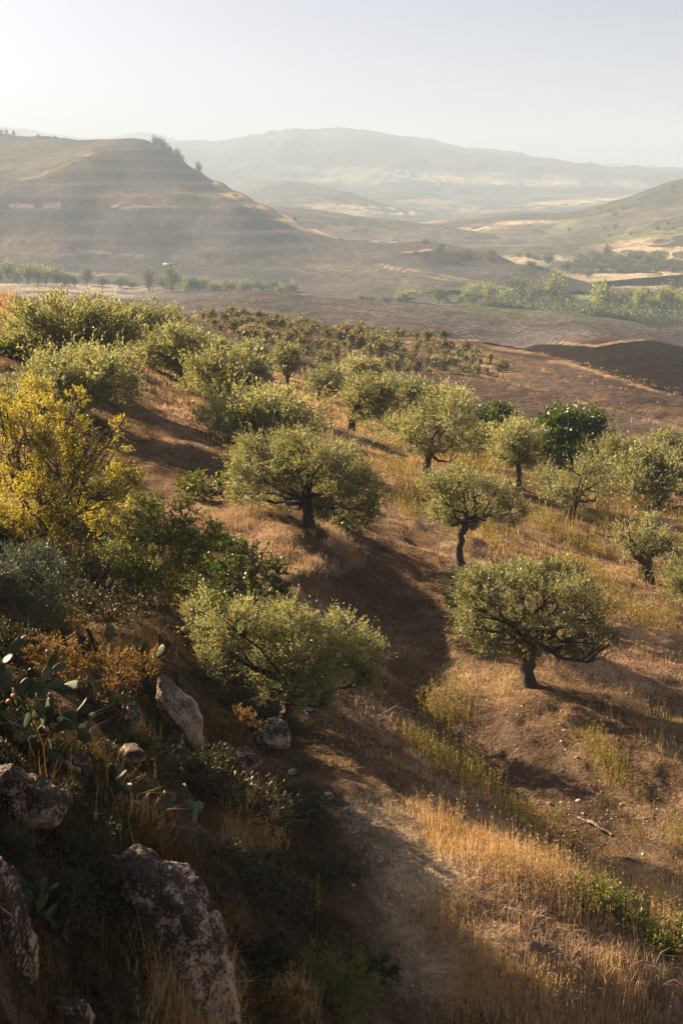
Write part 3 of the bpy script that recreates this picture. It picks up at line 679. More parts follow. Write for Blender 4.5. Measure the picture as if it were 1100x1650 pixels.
def make_tree(name, label, base_px, lobes_px, seed, mat='olive', bark='bark', trunk_r=None, fork=.3, kink=(0, 0), stems=1, cat='olive tree', group=None, Y=None,
              leaf_px=(4.4, 1.55), lai=.8, up=.6, limit=60000, sub=5, depth=.9, K=9, tops=True, wood_name='trunk', leaf_name='crown', under=.12, puffs=26):
    rs = np.random.default_rng(seed)
    if Y is None: b = ground_at(*base_px)
    else:
        x = ray(*base_px)[0] * Y; b = Vector((float(x), Y, float(ground_z(x, Y)[0])))
    s = mpp(b.y, b.z); w = b.z / b.y
    bpx, bpy_ = proj(b.x, b.y, b.z)
    lobes = []
    xs = [q[0] for q in lobes_px]; halfW = (max(q[0] + q[2] for q in lobes_px) - min(q[0] - q[2] for q in lobes_px)) / 2 * s
    cxm = (max(xs) + min(xs)) / 2
    for (px, py, rx, ry) in lobes_px:
        lat = abs(px - cxm) * s / max(halfW, .1)
        dy = rs.uniform(-1, 1) * depth * halfW * .62 * math.sqrt(max(0, 1 - lat * lat))
        z = (bpy_ - py) * s * 1.02 + dy * w * .8
        lobes.append(((px - bpx) * s, dy, max(z, ry * s * .4), rx * s, (rx + ry) * .55 * s, ry * s * 1.05))
    H = max(l[2] for l in lobes)
    tr = trunk_r or max(.035 * halfW * 2, .08)
    root = thing(name, label, cat, b, group)
    wd = Wood()
    C = np.mean([l[:3] for l in lobes], 0)
    for k in range(stems):
        off = np.array([rs.uniform(-1, 1), rs.uniform(-1, 1), 0]) * tr * 1.3 * (stems > 1)
        fk = np.array([C[0] * .35 + kink[0], C[1] * .3, H * fork]) + off * 2.5
        mid = np.array([C[0] * .1 - kink[0] * .7 + kink[1], 0, H * fork * .5]) + off * 1.5
        p = curve(off + [0, 0, -.25], mid, fk, 10, rs, tr * .14)
        tt = np.linspace(0, 1, 10)
        wd.tube(p, tr / math.sqrt(stems) * (1 - .35 * tt) * (1 + .75 * np.exp(-tt * 7)), 10, .13, rs)
        mine = [l for i, l in enumerate(lobes) if i % stems == k]
        for l in mine:
            c = np.array(l[:3]); m = fk * .55 + c * .45 + np.array([0, 0, -.12 * H]) + rs.standard_normal(3) * .08 * H
            q = curve(fk - (fk - mid) * .08, m, c, 8, rs, .02 * H)
            wd.tube(q, np.linspace(tr * .42 / math.sqrt(stems), tr * .09, 8), 6, .08, rs)
            for j in range(sub):
                e = c + norm(rs.standard_normal(3) + [0, 0, .5]) * np.array(l[3:]) * rs.uniform(.6, .95)
                st = q[rs.integers(4, 8)]
                wd.tube(curve(st, (st + e) / 2 + rs.standard_normal(3) * .05 * H, e, 4, rs, .015 * H), np.linspace(tr * .17, tr * .04, 4), 4)
    tm = wd.mesh(wood_name, M[bark]); obj(wood_name, tm, root)
    V, Q = sprays(rs, lobes, leaf_px[0] * s, leaf_px[1] * s, lai, K, up, limit=limit, under=under, puffs=puffs)
    obj(leaf_name, mesh_np(leaf_name, V, [Q], M[mat]), root)
    return root

OG = 'olive trees on the near slope'
def olive(label, base, lobes, seed, **kw): return make_tree('olive_tree', label, base, lobes, seed, group=OG, **kw)
def box_olive(label, base, bb, seed, n=8, **kw):
    rs = np.random.default_rng(seed + 500); return olive(label, base, auto_lobes(rs, *bb, n), seed, **kw)

# the olives one sees best, crown shaped blob by blob
olive('olive tree with twin stems beside the grey rock, nearest to the camera', (436,1172),
      [(335,985,42,32),(380,1010,40,40),(425,1030,52,45),(470,1000,48,35),(490,1060,60,52),(540,1040,48,45),(575,1060,40,38),(555,1010,35,28),(440,1080,50,40),(505,1095,45,35),(345,1040,28,30),(595,1085,22,22),(450,1112,40,22),(505,1125,30,18)], 101, stems=2, fork=.38, trunk_r=.19, depth=.5, lai=.85, limit=76000)
olive('olive tree with straight dark trunk and broad crown, on bare shaded slope at right', (850,1104),
      [(775,945,48,30),(830,935,45,28),(815,985,45,32),(870,975,52,38),(915,945,45,30),(945,985,38,38),(900,1010,48,32),(850,1015,40,28),(790,1000,38,28),(750,1000,26,28),(975,1035,16,22),(760,970,30,25),(955,1020,25,22),(850,1042,36,18),(870,925,42,26),(825,918,34,22),(915,922,30,20),(780,1036,24,16),(935,1045,26,18),(800,1030,28,18),(908,1042,30,18)], 102, fork=.48, trunk_r=.22, lai=.8, limit=66000)
olive('olive tree with bare S-curved slim trunk and flat-topped pale crown', (745,914),
      [(705,795,35,28),(745,785,40,24),(790,800,40,30),(760,820,45,24),(715,825,32,22),(815,825,26,22),(690,775,20,18),(735,765,25,14),(745,843,34,12)], 103, fork=.55, trunk_r=.2, kink=(.25, -.2), lai=.75, limit=46000)
olive('large olive tree with V-forked trunk on a mound of dry straw', (495,848),
      [(420,735,50,30),(470,740,50,34),(520,740,50,32),(560,770,45,35),(440,775,50,28),(500,785,50,32),(545,805,40,28),(590,785,28,28),(600,815,22,22),(395,795,28,24),(400,760,30,24),(480,715,40,20),(560,735,35,22),(460,812,36,16),(530,818,32,16)], 104, fork=.34, trunk_r=.24, lai=.85, limit=70000)
olive('small olive tree growing from a thick hollow stump at right edge', (1036,936),
      [(1010,860,32,26),(1045,850,30,28),(1065,875,24,26),(1020,885,26,18),(1050,895,24,20)], 105, fork=.5, trunk_r=.42, lai=.55, limit=24000)
olive('olive tree with leaning trunk and spreading silver crown at right', (916,846),
      [(885,775,32,26),(925,765,34,24),(960,775,34,26),(935,795,40,22),(980,785,22,22),(900,795,28,18),(950,745,28,16)], 106, fork=.42, trunk_r=.22, kink=(.2, .1), lai=.62, limit=26000)
box_olive('olive tree with short leaning trunk just before the dark leafy tree', (835,784), (780,890,678,752), 107, 8, trunk_r=.2, fork=.45, limit=22000)
olive('dense wide olive tree with low dark trunk in the middle of the slope', (686,762),
      [(630,690,38,20),(670,690,38,26),(715,670,40,32),(745,700,30,30),(700,710,38,26),(660,705,30,18),(730,650,28,22),(755,720,18,18)], 108, trunk_r=.26, fork=.3, limit=30000)
box_olive('olive tree with thick crooked dark trunk, straw at its foot', (562,692), (545,655,612,676), 109, 9, trunk_r=.3, fork=.35, kink=(-.5, -.2), limit=20000)
box_olive('small olive tree with a thin bare trunk left of the crooked olive', (512,648), (488,566,592,636), 110, 7, trunk_r=.12, fork=.5, limit=14000)
box_olive('round-headed dark olive tree with forked trunk, before the young grove', (463,630), (434,492,556,603), 111, 7, trunk_r=.24, fork=.35, limit=9000)
box_olive('open-branched olive tree with wide bare limbs, left of the round-headed one', (402,604), (368,440,550,592), 112, 7, trunk_r=.24, fork=.3, limit=8000, lai=.45)
box_olive('low bushy olive crown behind the V-forked olive, trunk hidden', (415,722), (322,525,640,712), 113, 10, limit=34000)
box_olive('tall pale olive crown rising behind the dense wide olive', (720,716), (672,768,628,700), 114, 8, limit=17000)
box_olive('yellowish olive crown between the crooked olive and the dense wide olive', (640,692), (608,700,612,690), 115, 8, limit=17000)
box_olive('small olive crown standing highest of the central cluster', (582,625), (543,622,576,614), 116, 7, limit=8000)
box_olive('big dark green olive, tallest of the left skyline', (110,606), (18,222,488,600), 117, 12, limit=46000)
box_olive('grey-green olive crown below the skyline olive, behind the yellow tree', (130,672), (28,232,566,656), 118, 11, limit=40000)
box_olive('olive crown on the left ridge beside the pale far field', (255,566), (194,322,496,566), 119, 9, limit=18000)
box_olive('broad silvery olive crown leaning downhill from the left ridge', (290,612), (222,364,528,606), 120, 10, limit=24000)
box_olive('spreading olive crown low on the slope left of the open-branched one', (375,650), (292,452,583,645), 121, 9, limit=22000)
box_olive('olive foliage cut by the left edge above the yellow tree', (0,690), (-70,42,610,690), 122, 7, limit=16000)
box_olive('pale olive crown at the right edge beyond the leaning olive', (1060,816), (985,1125,722,812), 123, 8, limit=20000)
box_olive('silvery olive crown directly right of the dark leafy tree', (985,768), (938,1050,706,768), 124, 8, limit=17000)
box_olive('olive crown cut by the right edge below the stump tree', (1110,975), (1062,1160,900,975), 125, 8, limit=18000)
box_olive('olive crown behind the skyline olive, peeping over the left ridge', (215,545), (165,262,498,540), 126, 6, limit=9000)
box_olive('grey olive crown above the right-hand rows, behind the leaning olive', (770,735), (742,812,682,730), 127, 6, limit=12000)

box_olive('grey-green olive crown just behind the straight-trunked olive, on its left', (770,1000), (712,802,912,992), 128, 7, limit=20000)
box_olive('farthest silvery olive crown at the right edge, behind two others', (1085,762), (1035,1125,694,756), 129, 7, limit=12000)
box_olive('low olive crown filling the gap left of the open-branched olive', (345,600), (300,385,545,600), 130, 7, limit=12000)
def dark_tree(label, base, bb, seed, n, limit): 
    rs = np.random.default_rng(seed); return make_tree('carob_tree', label, base, auto_lobes(rs, *bb, n), seed, mat='carob', cat='tree', trunk_r=.16, leaf_px=(4.5, 2.6), up=.35, limit=limit, lai=1.2, under=.2, puffs=34, group='dark leafy trees')
dark_tree('large round dark green leafy tree at the edge of the ploughed field', (918,750), (858,986,662,746), 131, 13, 36000)
dark_tree('smaller dark green leafy tree behind the silver olives, left of the larger one', (802,712), (768,838,656,704), 132, 7, 12000)

# yellow-leaved tree at the left edge with open branches
ylobes = [(70,625,28,22),(40,660,30,25),(95,660,32,26),(60,700,38,30),(120,690,34,26),(20,710,32,28),(150,725,36,26),(95,735,40,30),(40,760,40,30),(180,720,22,16),(190,765,32,24),(140,775,40,28),(85,790,42,28),(15,790,34,30),(215,775,20,22),(175,800,32,20),(10,660,25,25),(205,690,12,14),(120,640,16,16),(50,830,46,30),(110,835,46,28),(160,830,36,24),(0,840,30,34),(75,860,50,22)]
make_tree('yellowing_tree', 'yellow-leaved tree with open twiggy crown at the left edge', (58,868), ylobes, 141, mat='yellow', bark='barkpale', cat='tree', trunk_r=.14, stems=4, fork=.2, lai=.5, limit=60000, leaf_px=(3.9, 2.0), up=.45, sub=14, K=7, under=.25, puffs=16)

# ------------------------------------------------------------------ shrubs
def shrub(name, label, base, lobes, seed, mat, cat='shrub', leaf=(5, 3.2), lai=.7, limit=24000, group=None, up=.4, bark='barkpale', **kw):
    return make_tree(name, label, base, lobes, seed, mat=mat, bark=bark, cat=cat, trunk_r=.03, stems=3, fork=.15, leaf_px=leaf, lai=lai, limit=limit, up=up, under=.15, wood_name='stem', leaf_name='foliage', group=group, **kw)
shrub('leafy_bush', 'sunlit yellow-green leafy bush left of the V-forked olive', (330,808), [(305,785,22,16),(330,780,28,18),(360,785,22,18),(320,798,26,14)], 151, 'green', limit=9000)
shrub('leafy_bush', 'tall bush with yellowing leaves below the yellow tree', (270,985), [(260,850,42,32),(290,880,42,34),(235,870,30,30),(320,860,36,26),(270,920,46,36),(310,910,34,30),(225,920,32,36),(250,950,40,26),(300,830,26,20),(345,870,20,22)], 152, 'green', limit=36000)
shrub('leafy_bush', 'dense dark green bush with yellow-tipped top, right of the yellowing bush', (395,985), [(360,890,36,22),(400,900,36,26),(440,925,30,26),(385,930,46,32),(345,935,34,32),(425,950,34,20)], 153, 'carob', limit=26000, leaf=(6, 4))
shrub('leafy_bush', 'dark low bush in the shade right of the V-forked trunk', (556,852), [(545,832,28,14),(575,838,24,12),(530,845,20,9)], 154, 'green', limit=6000)
shrub('sage_bush', 'grey-green soft shrub in shade at the left edge', (45,1005), [(15,905,36,34),(55,920,40,36),(90,945,30,32),(30,960,46,34),(75,975,36,24),(0,950,30,40)], 155, 'sage', limit=24000, leaf=(6, 1.6), up=.9)
shrub('dry_shrub', 'golden and rust dry shrub behind the prickly pear clump', (130,1110), [(70,1045,34,18),(110,1045,36,20),(150,1060,34,22),(190,1060,32,20),(110,1080,50,24),(190,1090,38,22),(230,1070,24,22)], 156, 'rust', limit=24000, leaf=(5, 2.6))
shrub('dry_shrub', 'rust-coloured dry shrub between pale boulder and the grey rock', (365,1205), [(340,1170,30,16),(375,1160,30,16),(400,1170,20,16),(350,1190,36,14)], 157, 'rust', limit=14000, leaf=(5, 2.6))
shrub('green_shrub', 'low bright green shrub in the golden grass, upper of two', (965,1478), [(940,1440,36,22),(975,1445,42,24),(1005,1468,34,20),(950,1468,40,20)], 158, 'green', limit=9000, leaf=(4.5, 2.4))
shrub('green_shrub', 'low bright green shrub in the golden grass at the right edge', (1050,1530), [(1030,1495,40,24),(1070,1498,40,26),(1090,1520,30,22),(1045,1520,38,20)], 159, 'green', limit=9000, leaf=(4.5, 2.4))
shrub('thorny_shrub', 'small-leaved yellow-green shrub at the bottom of the dark hollow', (540,1625), [(500,1545,40,28),(545,1560,40,30),(580,1590,34,28),(520,1590,44,30),(470,1570,30,26),(560,1620,40,20)], 160, 'green', limit=18000, leaf=(4.5, 2.2), lai=.4)
shrub('dark_shrub', 'dark green shrub in the shaded hollow under the grey rock', (390,1330), [(360,1270,40,34),(410,1280,40,34),(370,1310,46,26),(440,1310,34,24)], 161, 'dark', limit=16000)
shrub('dark_shrub', 'dark weedy shrub in shade beside the lichen boulder', (430,1480), [(380,1410,40,30),(430,1420,44,34),(470,1430,36,30),(420,1460,50,26)], 162, 'dark', limit=16000, lai=.5)
shrub('dark_shrub', 'dark shrub at the foot of the small standing stone', (260,1260), [(230,1205,36,22),(275,1215,36,24),(310,1230,26,22),(250,1240,40,18)], 163, 'dark', limit=12000)
shrub('dark_shrub', 'shaded brown-green shrub below the left grey shrub', (170,1010), [(130,970,40,26),(175,965,36,26),(210,985,30,24),(160,995,46,16)], 164, 'dark', limit=12000, lai=.5)
shrub('green_shrub', 'small green bush standing in grass at the left edge below the ridge', (12,572), [(5,563,14,8),(20,565,12,7)], 165, 'green', limit=2500)
shrub('dry_shrub', 'twiggy rust shrub on the crest above the round prickly pear', (150,1262), [(140,1235,16,12),(160,1245,14,12)], 166, 'rust', limit=3000, lai=.35)

SG = 'dark scrub on the shaded bank'
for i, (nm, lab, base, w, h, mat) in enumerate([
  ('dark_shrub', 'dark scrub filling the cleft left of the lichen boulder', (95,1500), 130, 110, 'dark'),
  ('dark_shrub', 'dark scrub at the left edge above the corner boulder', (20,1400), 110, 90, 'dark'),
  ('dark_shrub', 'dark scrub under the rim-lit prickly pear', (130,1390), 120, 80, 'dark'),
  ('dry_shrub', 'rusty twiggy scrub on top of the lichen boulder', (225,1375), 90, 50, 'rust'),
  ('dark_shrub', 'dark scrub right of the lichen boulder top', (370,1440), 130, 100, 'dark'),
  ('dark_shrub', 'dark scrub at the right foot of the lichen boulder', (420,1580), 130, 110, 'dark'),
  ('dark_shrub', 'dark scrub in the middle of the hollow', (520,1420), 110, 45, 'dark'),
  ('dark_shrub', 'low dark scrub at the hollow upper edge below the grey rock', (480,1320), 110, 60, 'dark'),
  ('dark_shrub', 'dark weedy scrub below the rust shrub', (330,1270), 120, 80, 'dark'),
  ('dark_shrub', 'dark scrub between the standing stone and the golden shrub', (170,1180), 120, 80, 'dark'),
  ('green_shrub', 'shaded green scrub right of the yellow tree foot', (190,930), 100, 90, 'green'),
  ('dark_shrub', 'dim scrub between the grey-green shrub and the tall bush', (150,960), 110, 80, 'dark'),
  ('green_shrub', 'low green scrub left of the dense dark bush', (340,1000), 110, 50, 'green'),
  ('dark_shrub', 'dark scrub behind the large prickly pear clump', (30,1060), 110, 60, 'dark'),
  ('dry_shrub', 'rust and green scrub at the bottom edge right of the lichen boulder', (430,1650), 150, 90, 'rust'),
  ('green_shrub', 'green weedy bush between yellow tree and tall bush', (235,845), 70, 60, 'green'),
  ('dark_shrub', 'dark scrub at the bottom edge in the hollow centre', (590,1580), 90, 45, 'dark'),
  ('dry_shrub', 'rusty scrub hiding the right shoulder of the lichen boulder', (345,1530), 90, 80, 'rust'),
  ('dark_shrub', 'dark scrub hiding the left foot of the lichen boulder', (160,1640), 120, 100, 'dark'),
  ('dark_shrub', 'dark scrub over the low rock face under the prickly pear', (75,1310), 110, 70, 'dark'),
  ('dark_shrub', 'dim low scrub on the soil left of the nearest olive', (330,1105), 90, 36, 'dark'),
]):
    r9 = np.random.default_rng(900 + i)
    lb = [(base[0] + r9.uniform(-.42, .42) * w, base[1] - h * r9.uniform(.15, .75), w * r9.uniform(.14, .24), h * r9.uniform(.18, .3)) for _ in range(9)]
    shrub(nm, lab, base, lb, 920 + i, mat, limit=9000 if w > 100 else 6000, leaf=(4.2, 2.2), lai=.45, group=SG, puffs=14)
# ------------------------------------------------------------------ rocks
def icosphere(sub):
    bm = bmesh.new(); bmesh.ops.create_icosphere(bm, subdivisions=sub, radius=1.0)
    V = np.array([v.co[:] for v in bm.verts]); Fc = np.array([[v.index for v in f.verts] for f in bm.faces]); bm.free(); return V, Fc
ICO = {k: icosphere(k) for k in (1, 2, 3, 4, 5, 6)}
def rock_mesh(name, size, seed, sub, mat, cuts=14, rough=.12, depth_cut=.8):
    rs = np.random.default_rng(seed); V, Fc = ICO[sub]; V = V.copy()
    for k in range(cuts):
        n = norm(rs.standard_normal(3)); d = rs.uniform(.5, .88)
        e = V @ n - d; V = V - np.clip(e, 0, None)[:, None] * n * depth_cut
    nn = norm(V)
    f = sum(a * noise3(V * s + seed) for a, s in ((1, 1.6), (.6, 3.4), (.4, 7), (.22, 15), (.12, 30)))
    V = V * (1 + rough * f)[:, None]
    V = V * (1 - .07 * np.exp(-(noise3(V * 2.1 + seed + 9) / .05) ** 2) - .05 * np.exp(-(noise3(V * np.array([3.5, 3.5, 1.2]) + seed) / .05) ** 2))[:, None]
    return mesh_np(name, V * np.array(size), [Fc], M[mat], True)
def rock(name, label, px, py, w, h, seed, mat='rock', sub=4, cat='rock', depth=1.0, Y=None, tilt=0, sink=.12, group=None, **kw):
    """px,py = foot of the rock in the photograph, w,h in photograph pixels"""
    b = ground_at(px, py) if Y is None else None
    if Y is not None:
        x = ray(px, py)[0] * Y; b = Vector((float(x), Y, float(ray(px, py)[1] * Y)))
    s = mpp(b.y, b.z)
    me = rock_mesh(name, (w * s / 2, w * s / 2 * depth, h * s / 2), seed, sub, mat, **kw)
    o = obj(name, me, None, b + Vector((0, w * s * .3 * depth, h * s * (.5 - sink))))
    o.rotation_euler = (0, math.radians(tilt), 0)
    return tag(o, label, cat, group)
rock('boulder', 'large grey boulder blotched with black lichen at the lower left', 245, 1745, 295, 450, 205, 'rock', 6, Y=12.6, depth=.9, cuts=22, rough=.10, sink=.06, tilt=-8)
rock('boulder', 'pale ochre boulder foot spreading below the lichen boulder', 300, 1700, 170, 190, 212, 'rockpale', 5, Y=12.9, depth=.8, cuts=26, rough=.10, sink=.0, tilt=-14, depth_cut=.95)
rock('boulder', 'tall pale boulder with dark streaks cut by the lower left corner', -15, 1830, 180, 500, 203, 'rock', 6, Y=10.2, depth=1.0, cuts=22, sink=.05)
rock('boulder', 'smooth pale tan boulder sloping to the right, above the dark hollow', 288, 1208, 74, 158, 221, 'rockpale', 5, depth=.8, tilt=-28, cuts=30, rough=.15, depth_cut=.9)
rock('standing_stone', 'small pale standing stone left of the tan boulder', 217, 1190, 36, 62, 215, 'rockpale', 4, depth=.8, sink=0)
rock('boulder', 'cracked grey rock at the foot of the nearest olive', 436, 1216, 62, 72, 206, 'rock', 5, depth=.9, tilt=-22, cuts=20)
rock('boulder', 'low shaded rock face under the prickly pear clump', 45, 1345, 150, 110, 207, 'rock', 5, depth=.8, cuts=24, rough=.14)
rock('boulder', 'rounded knob of dark rock below the hanging prickly pear fruits', 120, 1270, 60, 64, 217, 'rock', 5, depth=.9)
rock('boulder', 'flat grey rock lying in shade below the standing stone', 205, 1232, 66, 28, 209, 'rock', 4)
for i, (px, py, w, h, t) in enumerate([(110,1690,100,90,0),(10,1290,90,70,0),(400,1250,60,50,-10)]):
    rock('boulder', ['dark rock at the bottom edge between the two big boulders', 'broad dark rock at the left edge under the prickly pear', 'low grey rock at the upper edge of the dark hollow'][i], px, py, w, h, 250 + i, 'rock', 5, depth=.8, tilt=t, cuts=20, rough=.13)
rock('stone', 'single white stone on bare soil right of the straw mound', 522, 926, 17, 11, 210, 'stone', 3, 'stone')
rock('stone', 'white stone at the edge of the shaded hollow', 574, 1350, 17, 12, 211, 'stone', 3, 'stone')
rock('stone', 'flat white stone in shade right of the nearest olive', 496, 1147, 18, 7, 218, 'stone', 3, 'stone')
rock('stone', 'pale stone under the yellow tree', 110, 892, 12, 9, 213, 'stone', 3, 'stone')
for i, (px, py, w) in enumerate([(615,1395,14),(560,1310,16),(530,1290,20),(545,1320,13),(515,1300,12),(500,1315,16),(470,1250,16),(590,1330,11)]):
    rock('stone', 'grey stone in the small rock pile at the shade edge', px, py, w, w * .7, 230 + i, 'stone', 3, 'stone', group='rock pile at the shade edge')

# ------------------------------------------------------------------ prickly pears
def pad_mesh():
    nu, nv = 14, 9; V = []; Q = []
    for i in range(nv + 1):
        t = i / nv; z = (1 - math.cos(math.pi * t)) / 2
        wdt = .33 * (math.sin(math.pi * t) ** .85) * (.72 + .42 * z) + 1e-4
        for j in range(nu):
            a = 2 * math.pi * j / nu
            V.append((wdt * math.cos(a), .055 * math.sin(math.pi * t) ** .6 * math.sin(a) + .03 * math.sin(3 * z), z))
    for i in range(nv):
        for j in range(nu):
            Q.append((i * nu + j, i * nu + (j + 1) % nu, (i + 1) * nu + (j + 1) % nu, (i + 1) * nu + j))
    return mesh_np('pad', V, [np.array(Q)], M['pad'], True)
PAD = pad_mesh()
v, f_ = ICO[2]
FRUIT = mesh_np('fruit', v * np.array([.03, .03, .048]) + np.array([0, 0, .04]), [f_], M['fruit'], True)
def prickly_pear(label, px, py, seed, roots, depth, size, spread=.6, fruits=0, droop=0.0, Y=None, lift=0.0):
    rs = random.Random(seed); b = ground_at(px, py) if Y is None else Vector(pt(px, py, Y))
    b = b + Vector((0, 0, lift))
    root = thing('prickly_pear', label, 'cactus', b, 'prickly pears on the rocky bank')
    s = mpp(b.y, b.z); cnt = [0]; pads = []
    def grow(m, lvl, sz):
        o = obj('pad', PAD, root); o.matrix_basis = m @ Matrix.Diagonal((sz * rs.uniform(.85, 1.1), sz, sz, 1))
        pads.append((o, m, sz, lvl))
        if lvl <= 0: return
        for k in range(rs.choice([1, 2, 2, 3])):
            ang = rs.uniform(-1.1, 1.1)
            top = m @ Matrix.Translation((.33 * sz * math.sin(ang) * .9, 0, sz * (.62 + .35 * math.cos(ang))))
            r = Euler((rs.uniform(-.7, .7) + droop * .3, ang * .8, rs.uniform(-1.2, 1.2))).to_matrix().to_4x4()
            grow(top @ r, lvl - 1, sz * rs.uniform(.78, .98))
    for (dx, dy, dz, lean) in roots:
        m = Matrix.Translation((dx * s, dy, dz * s)) @ Euler((rs.uniform(-.4, .4), lean, rs.uniform(-1.2, 1.2))).to_matrix().to_4x4()
        grow(m, depth, size * rs.uniform(.9, 1.1))
    tips = [p for p in pads if p[3] <= 1]
    for k in range(fruits):
        o, m, sz, lvl = rs.choice(tips); ang = rs.uniform(-1.2, 1.2)
        fo = obj('fruit', FRUIT, o)
        fo.matrix_basis = o.matrix_basis.inverted() @ m @ Matrix.Translation((.36 * sz * math.sin(ang), rs.uniform(-.01, .01), sz * (.6 + .38 * math.cos(ang)))) @ Euler((rs.uniform(-.4, .4), ang, 0)).to_matrix().to_4x4()
    return root
prickly_pear('large prickly pear clump hung with orange fruits at the left edge', 45, 1205, 5,
             [(-40,.0,20,-.3),(-20,.2,60,.2),(0,-.1,40,.5),(15,.0,20,1.0),(-30,.1,90,-.2),(5,.1,80,.6),(25,.0,50,1.3),(-5,0,0,.3),(30,.1,10,2.2),(20,-.1,70,2.0)], 2, .25, fruits=24, droop=.5)
prickly_pear('round-padded prickly pear rim-lit on the rock crest', 165, 1292, 8, [(0,0,0,.1),(8,0,10,.7),(-8,0,0,-.6)], 1, .24)
prickly_pear('low prickly pear spreading in shade right of the rock crest', 262, 1318, 12, [(-40,0,0,-.3),(-15,.1,5,.2),(10,0,0,.5),(35,.1,0,-.2),(50,0,-10,.6)], 1, .21)
prickly_pear('prickly pear rising out of the golden dry shrub', 165, 1062, 15, [(0,-.2,10,.2),(8,-.2,5,.6),(-20,-.2,12,-.5)], 1, .34)
prickly_pear('prickly pear hanging in the cleft beside the corner boulder', 62, 1470, 19, [(0,0,0,.3),(10,0,-10,1.2),(-8,0,6,-.3),(5,0,-4,2.0)], 1, .19)
prickly_pear('prickly pear with two upright pads at the top of the tan boulder', 235, 1080, 22, [(0,0,10,.0),(8,0,4,.4)], 1, .30)
prickly_pear('single-stemmed prickly pear beside the tan boulder tip', 288, 1104, 24, [(0,0,0,.0)], 1, .26)
prickly_pear('small pale prickly pear pads on the dark rock face', 128, 1362, 27, [(-8,-.3,20,-.6),(6,-.3,0,.5),(10,-.3,-20,2.4)], 0, .2)
prickly_pear('few prickly pear pads among dry grass in the hollow', 372, 1395, 33, [(0,0,0,.5),(-14,0,-4,-.4),(6,0,6,1.1)], 0, .26)

# ------------------------------------------------------------------ grasses (uncountable: stuff)
cellA = np.abs(np.gradient(GX, axis=1) * np.gradient(GY, axis=0))
def scatter(n, ells, seed, ymin=10, ymax=170, edge=1.0, pn=2.0):
    rs = np.random.default_rng(seed)
    m = 0
    for e in ells: m = np.maximum(m, blob(GPX, GPY, *e[:5], e[5] if len(e) > 5 else .5) * (e[6] if len(e) > 6 else 1))
    m = m * ((GY > ymin) & (GY < ymax)) * np.clip(.3 + pn * fbm(GX, GY, 1.9, 3, seed * .37), 0.015, 1.6)
    w = (m * cellA).ravel(); w = w / w.sum()
    idx = rs.choice(w.size, n, p=w); r, c = np.unravel_index(idx, GX.shape)
    r = np.clip(r, 0, len(yr) - 2); c = np.clip(c, 0, len(uc) - 2)
    fu, fy = rs.random(n), rs.random(n)
    y = yr[r] * (1 - fy) + yr[r + 1] * fy; x = (uc[c] * (1 - fu) + uc[c + 1] * fu) * y
    return np.stack([x, y, ground_z(x, y)], 1)
def tufts(name, n, per, h, mat, ells, seed, width=.012, lean=.35, spread=.12, pxw=.75, label=None, cat=None, **kw):
    rs = np.random.default_rng(seed)
    P = scatter(n, ells, seed, **kw)
    hs = h * np.exp(rs.normal(0, .42, n))
    B = (P[:, None] + np.concatenate([rs.normal(0, spread, (n, per, 2)), np.zeros((n, per, 1))], 2)).reshape(-1, 3)
    H = np.repeat(hs, per) * rs.uniform(.45, 1.1, n * per)
    s = (B[:, 1] * cp - B[:, 2] * sp) / F
    W = np.maximum(width, pxw * s)
    a = rs.uniform(0, 2 * math.pi, len(B)); ln = np.abs(rs.normal(0, lean, len(B)))
    dirv = np.stack([np.cos(a), np.sin(a), np.zeros_like(a)], 1)
    b2 = rs.uniform(0, 2 * math.pi, len(B)); side = np.stack([np.cos(b2), np.sin(b2), np.zeros_like(a)], 1)
    B[:, 2] -= .04
    mid = B + dirv * (ln * H * .35)[:, None] + np.array([0, 0, 1]) * (H * .6)[:, None]
    tip = B + dirv * (ln * H)[:, None] + np.array([0, 0, 1]) * (H * (1 - .25 * ln))[:, None]
    V = np.stack([B - side * W[:, None] * .5, B + side * W[:, None] * .5, mid + side * W[:, None] * .35, tip, mid - side * W[:, None] * .35], 1).reshape(-1, 3)
    i = np.arange(len(B))[:, None] * 5
    me = mesh_np(name, V, [i + np.array([[0, 1, 2, 4]]), i + np.array([[4, 2, 3]])], M[mat])
    return tag(obj(name, me), label, cat, kind='stuff')
def stalks(name, n, h, mat, ells, seed, leavesn=8, label=None, cat=None, lw=(.055, .016), **kw):
    """upright weed stalks with short leaves and a seed head"""
    rs = np.random.default_rng(seed); P = scatter(n, ells, seed, **kw)
    H = h * np.exp(rs.normal(0, .28, n)); s = (P[:, 1] * cp - P[:, 2] * sp) / F
    a = rs.uniform(0, 6.3, n); tip = P + np.stack([np.cos(a) * .09 * H, np.sin(a) * .09 * H, H], 1)
    W = np.maximum(.008, .6 * s)[:, None]
    side = np.stack([np.cos(a + 1), np.sin(a + 1), 0 * a], 1)
    V0 = np.stack([P - side * W * .5, P + side * W * .5, tip], 1).reshape(-1, 3); T0 = np.arange(3 * n).reshape(n, 3)
    t = rs.uniform(.15, 1.0, (n, leavesn)) ** .8
    base = (P[:, None] + (tip - P)[:, None] * t[..., None]).reshape(-1, 3)
    D = norm(np.concatenate([rs.normal(0, .6, (n * leavesn, 2)), np.full((n * leavesn, 1), .9)], 1))
    k = np.repeat(np.maximum(1, 1.4 * s / .016 * .9), leavesn)[:, None]
    V1, Q1 = leaves(base, D, lw[0] * np.minimum(k, 2.0), lw[1] * np.minimum(k, 2.5), rs)
    me = mesh_np(name, np.concatenate([V0, V1]), [T0, Q1 + len(V0)], M[mat])
    return tag(obj(name, me), label, cat, kind='stuff')

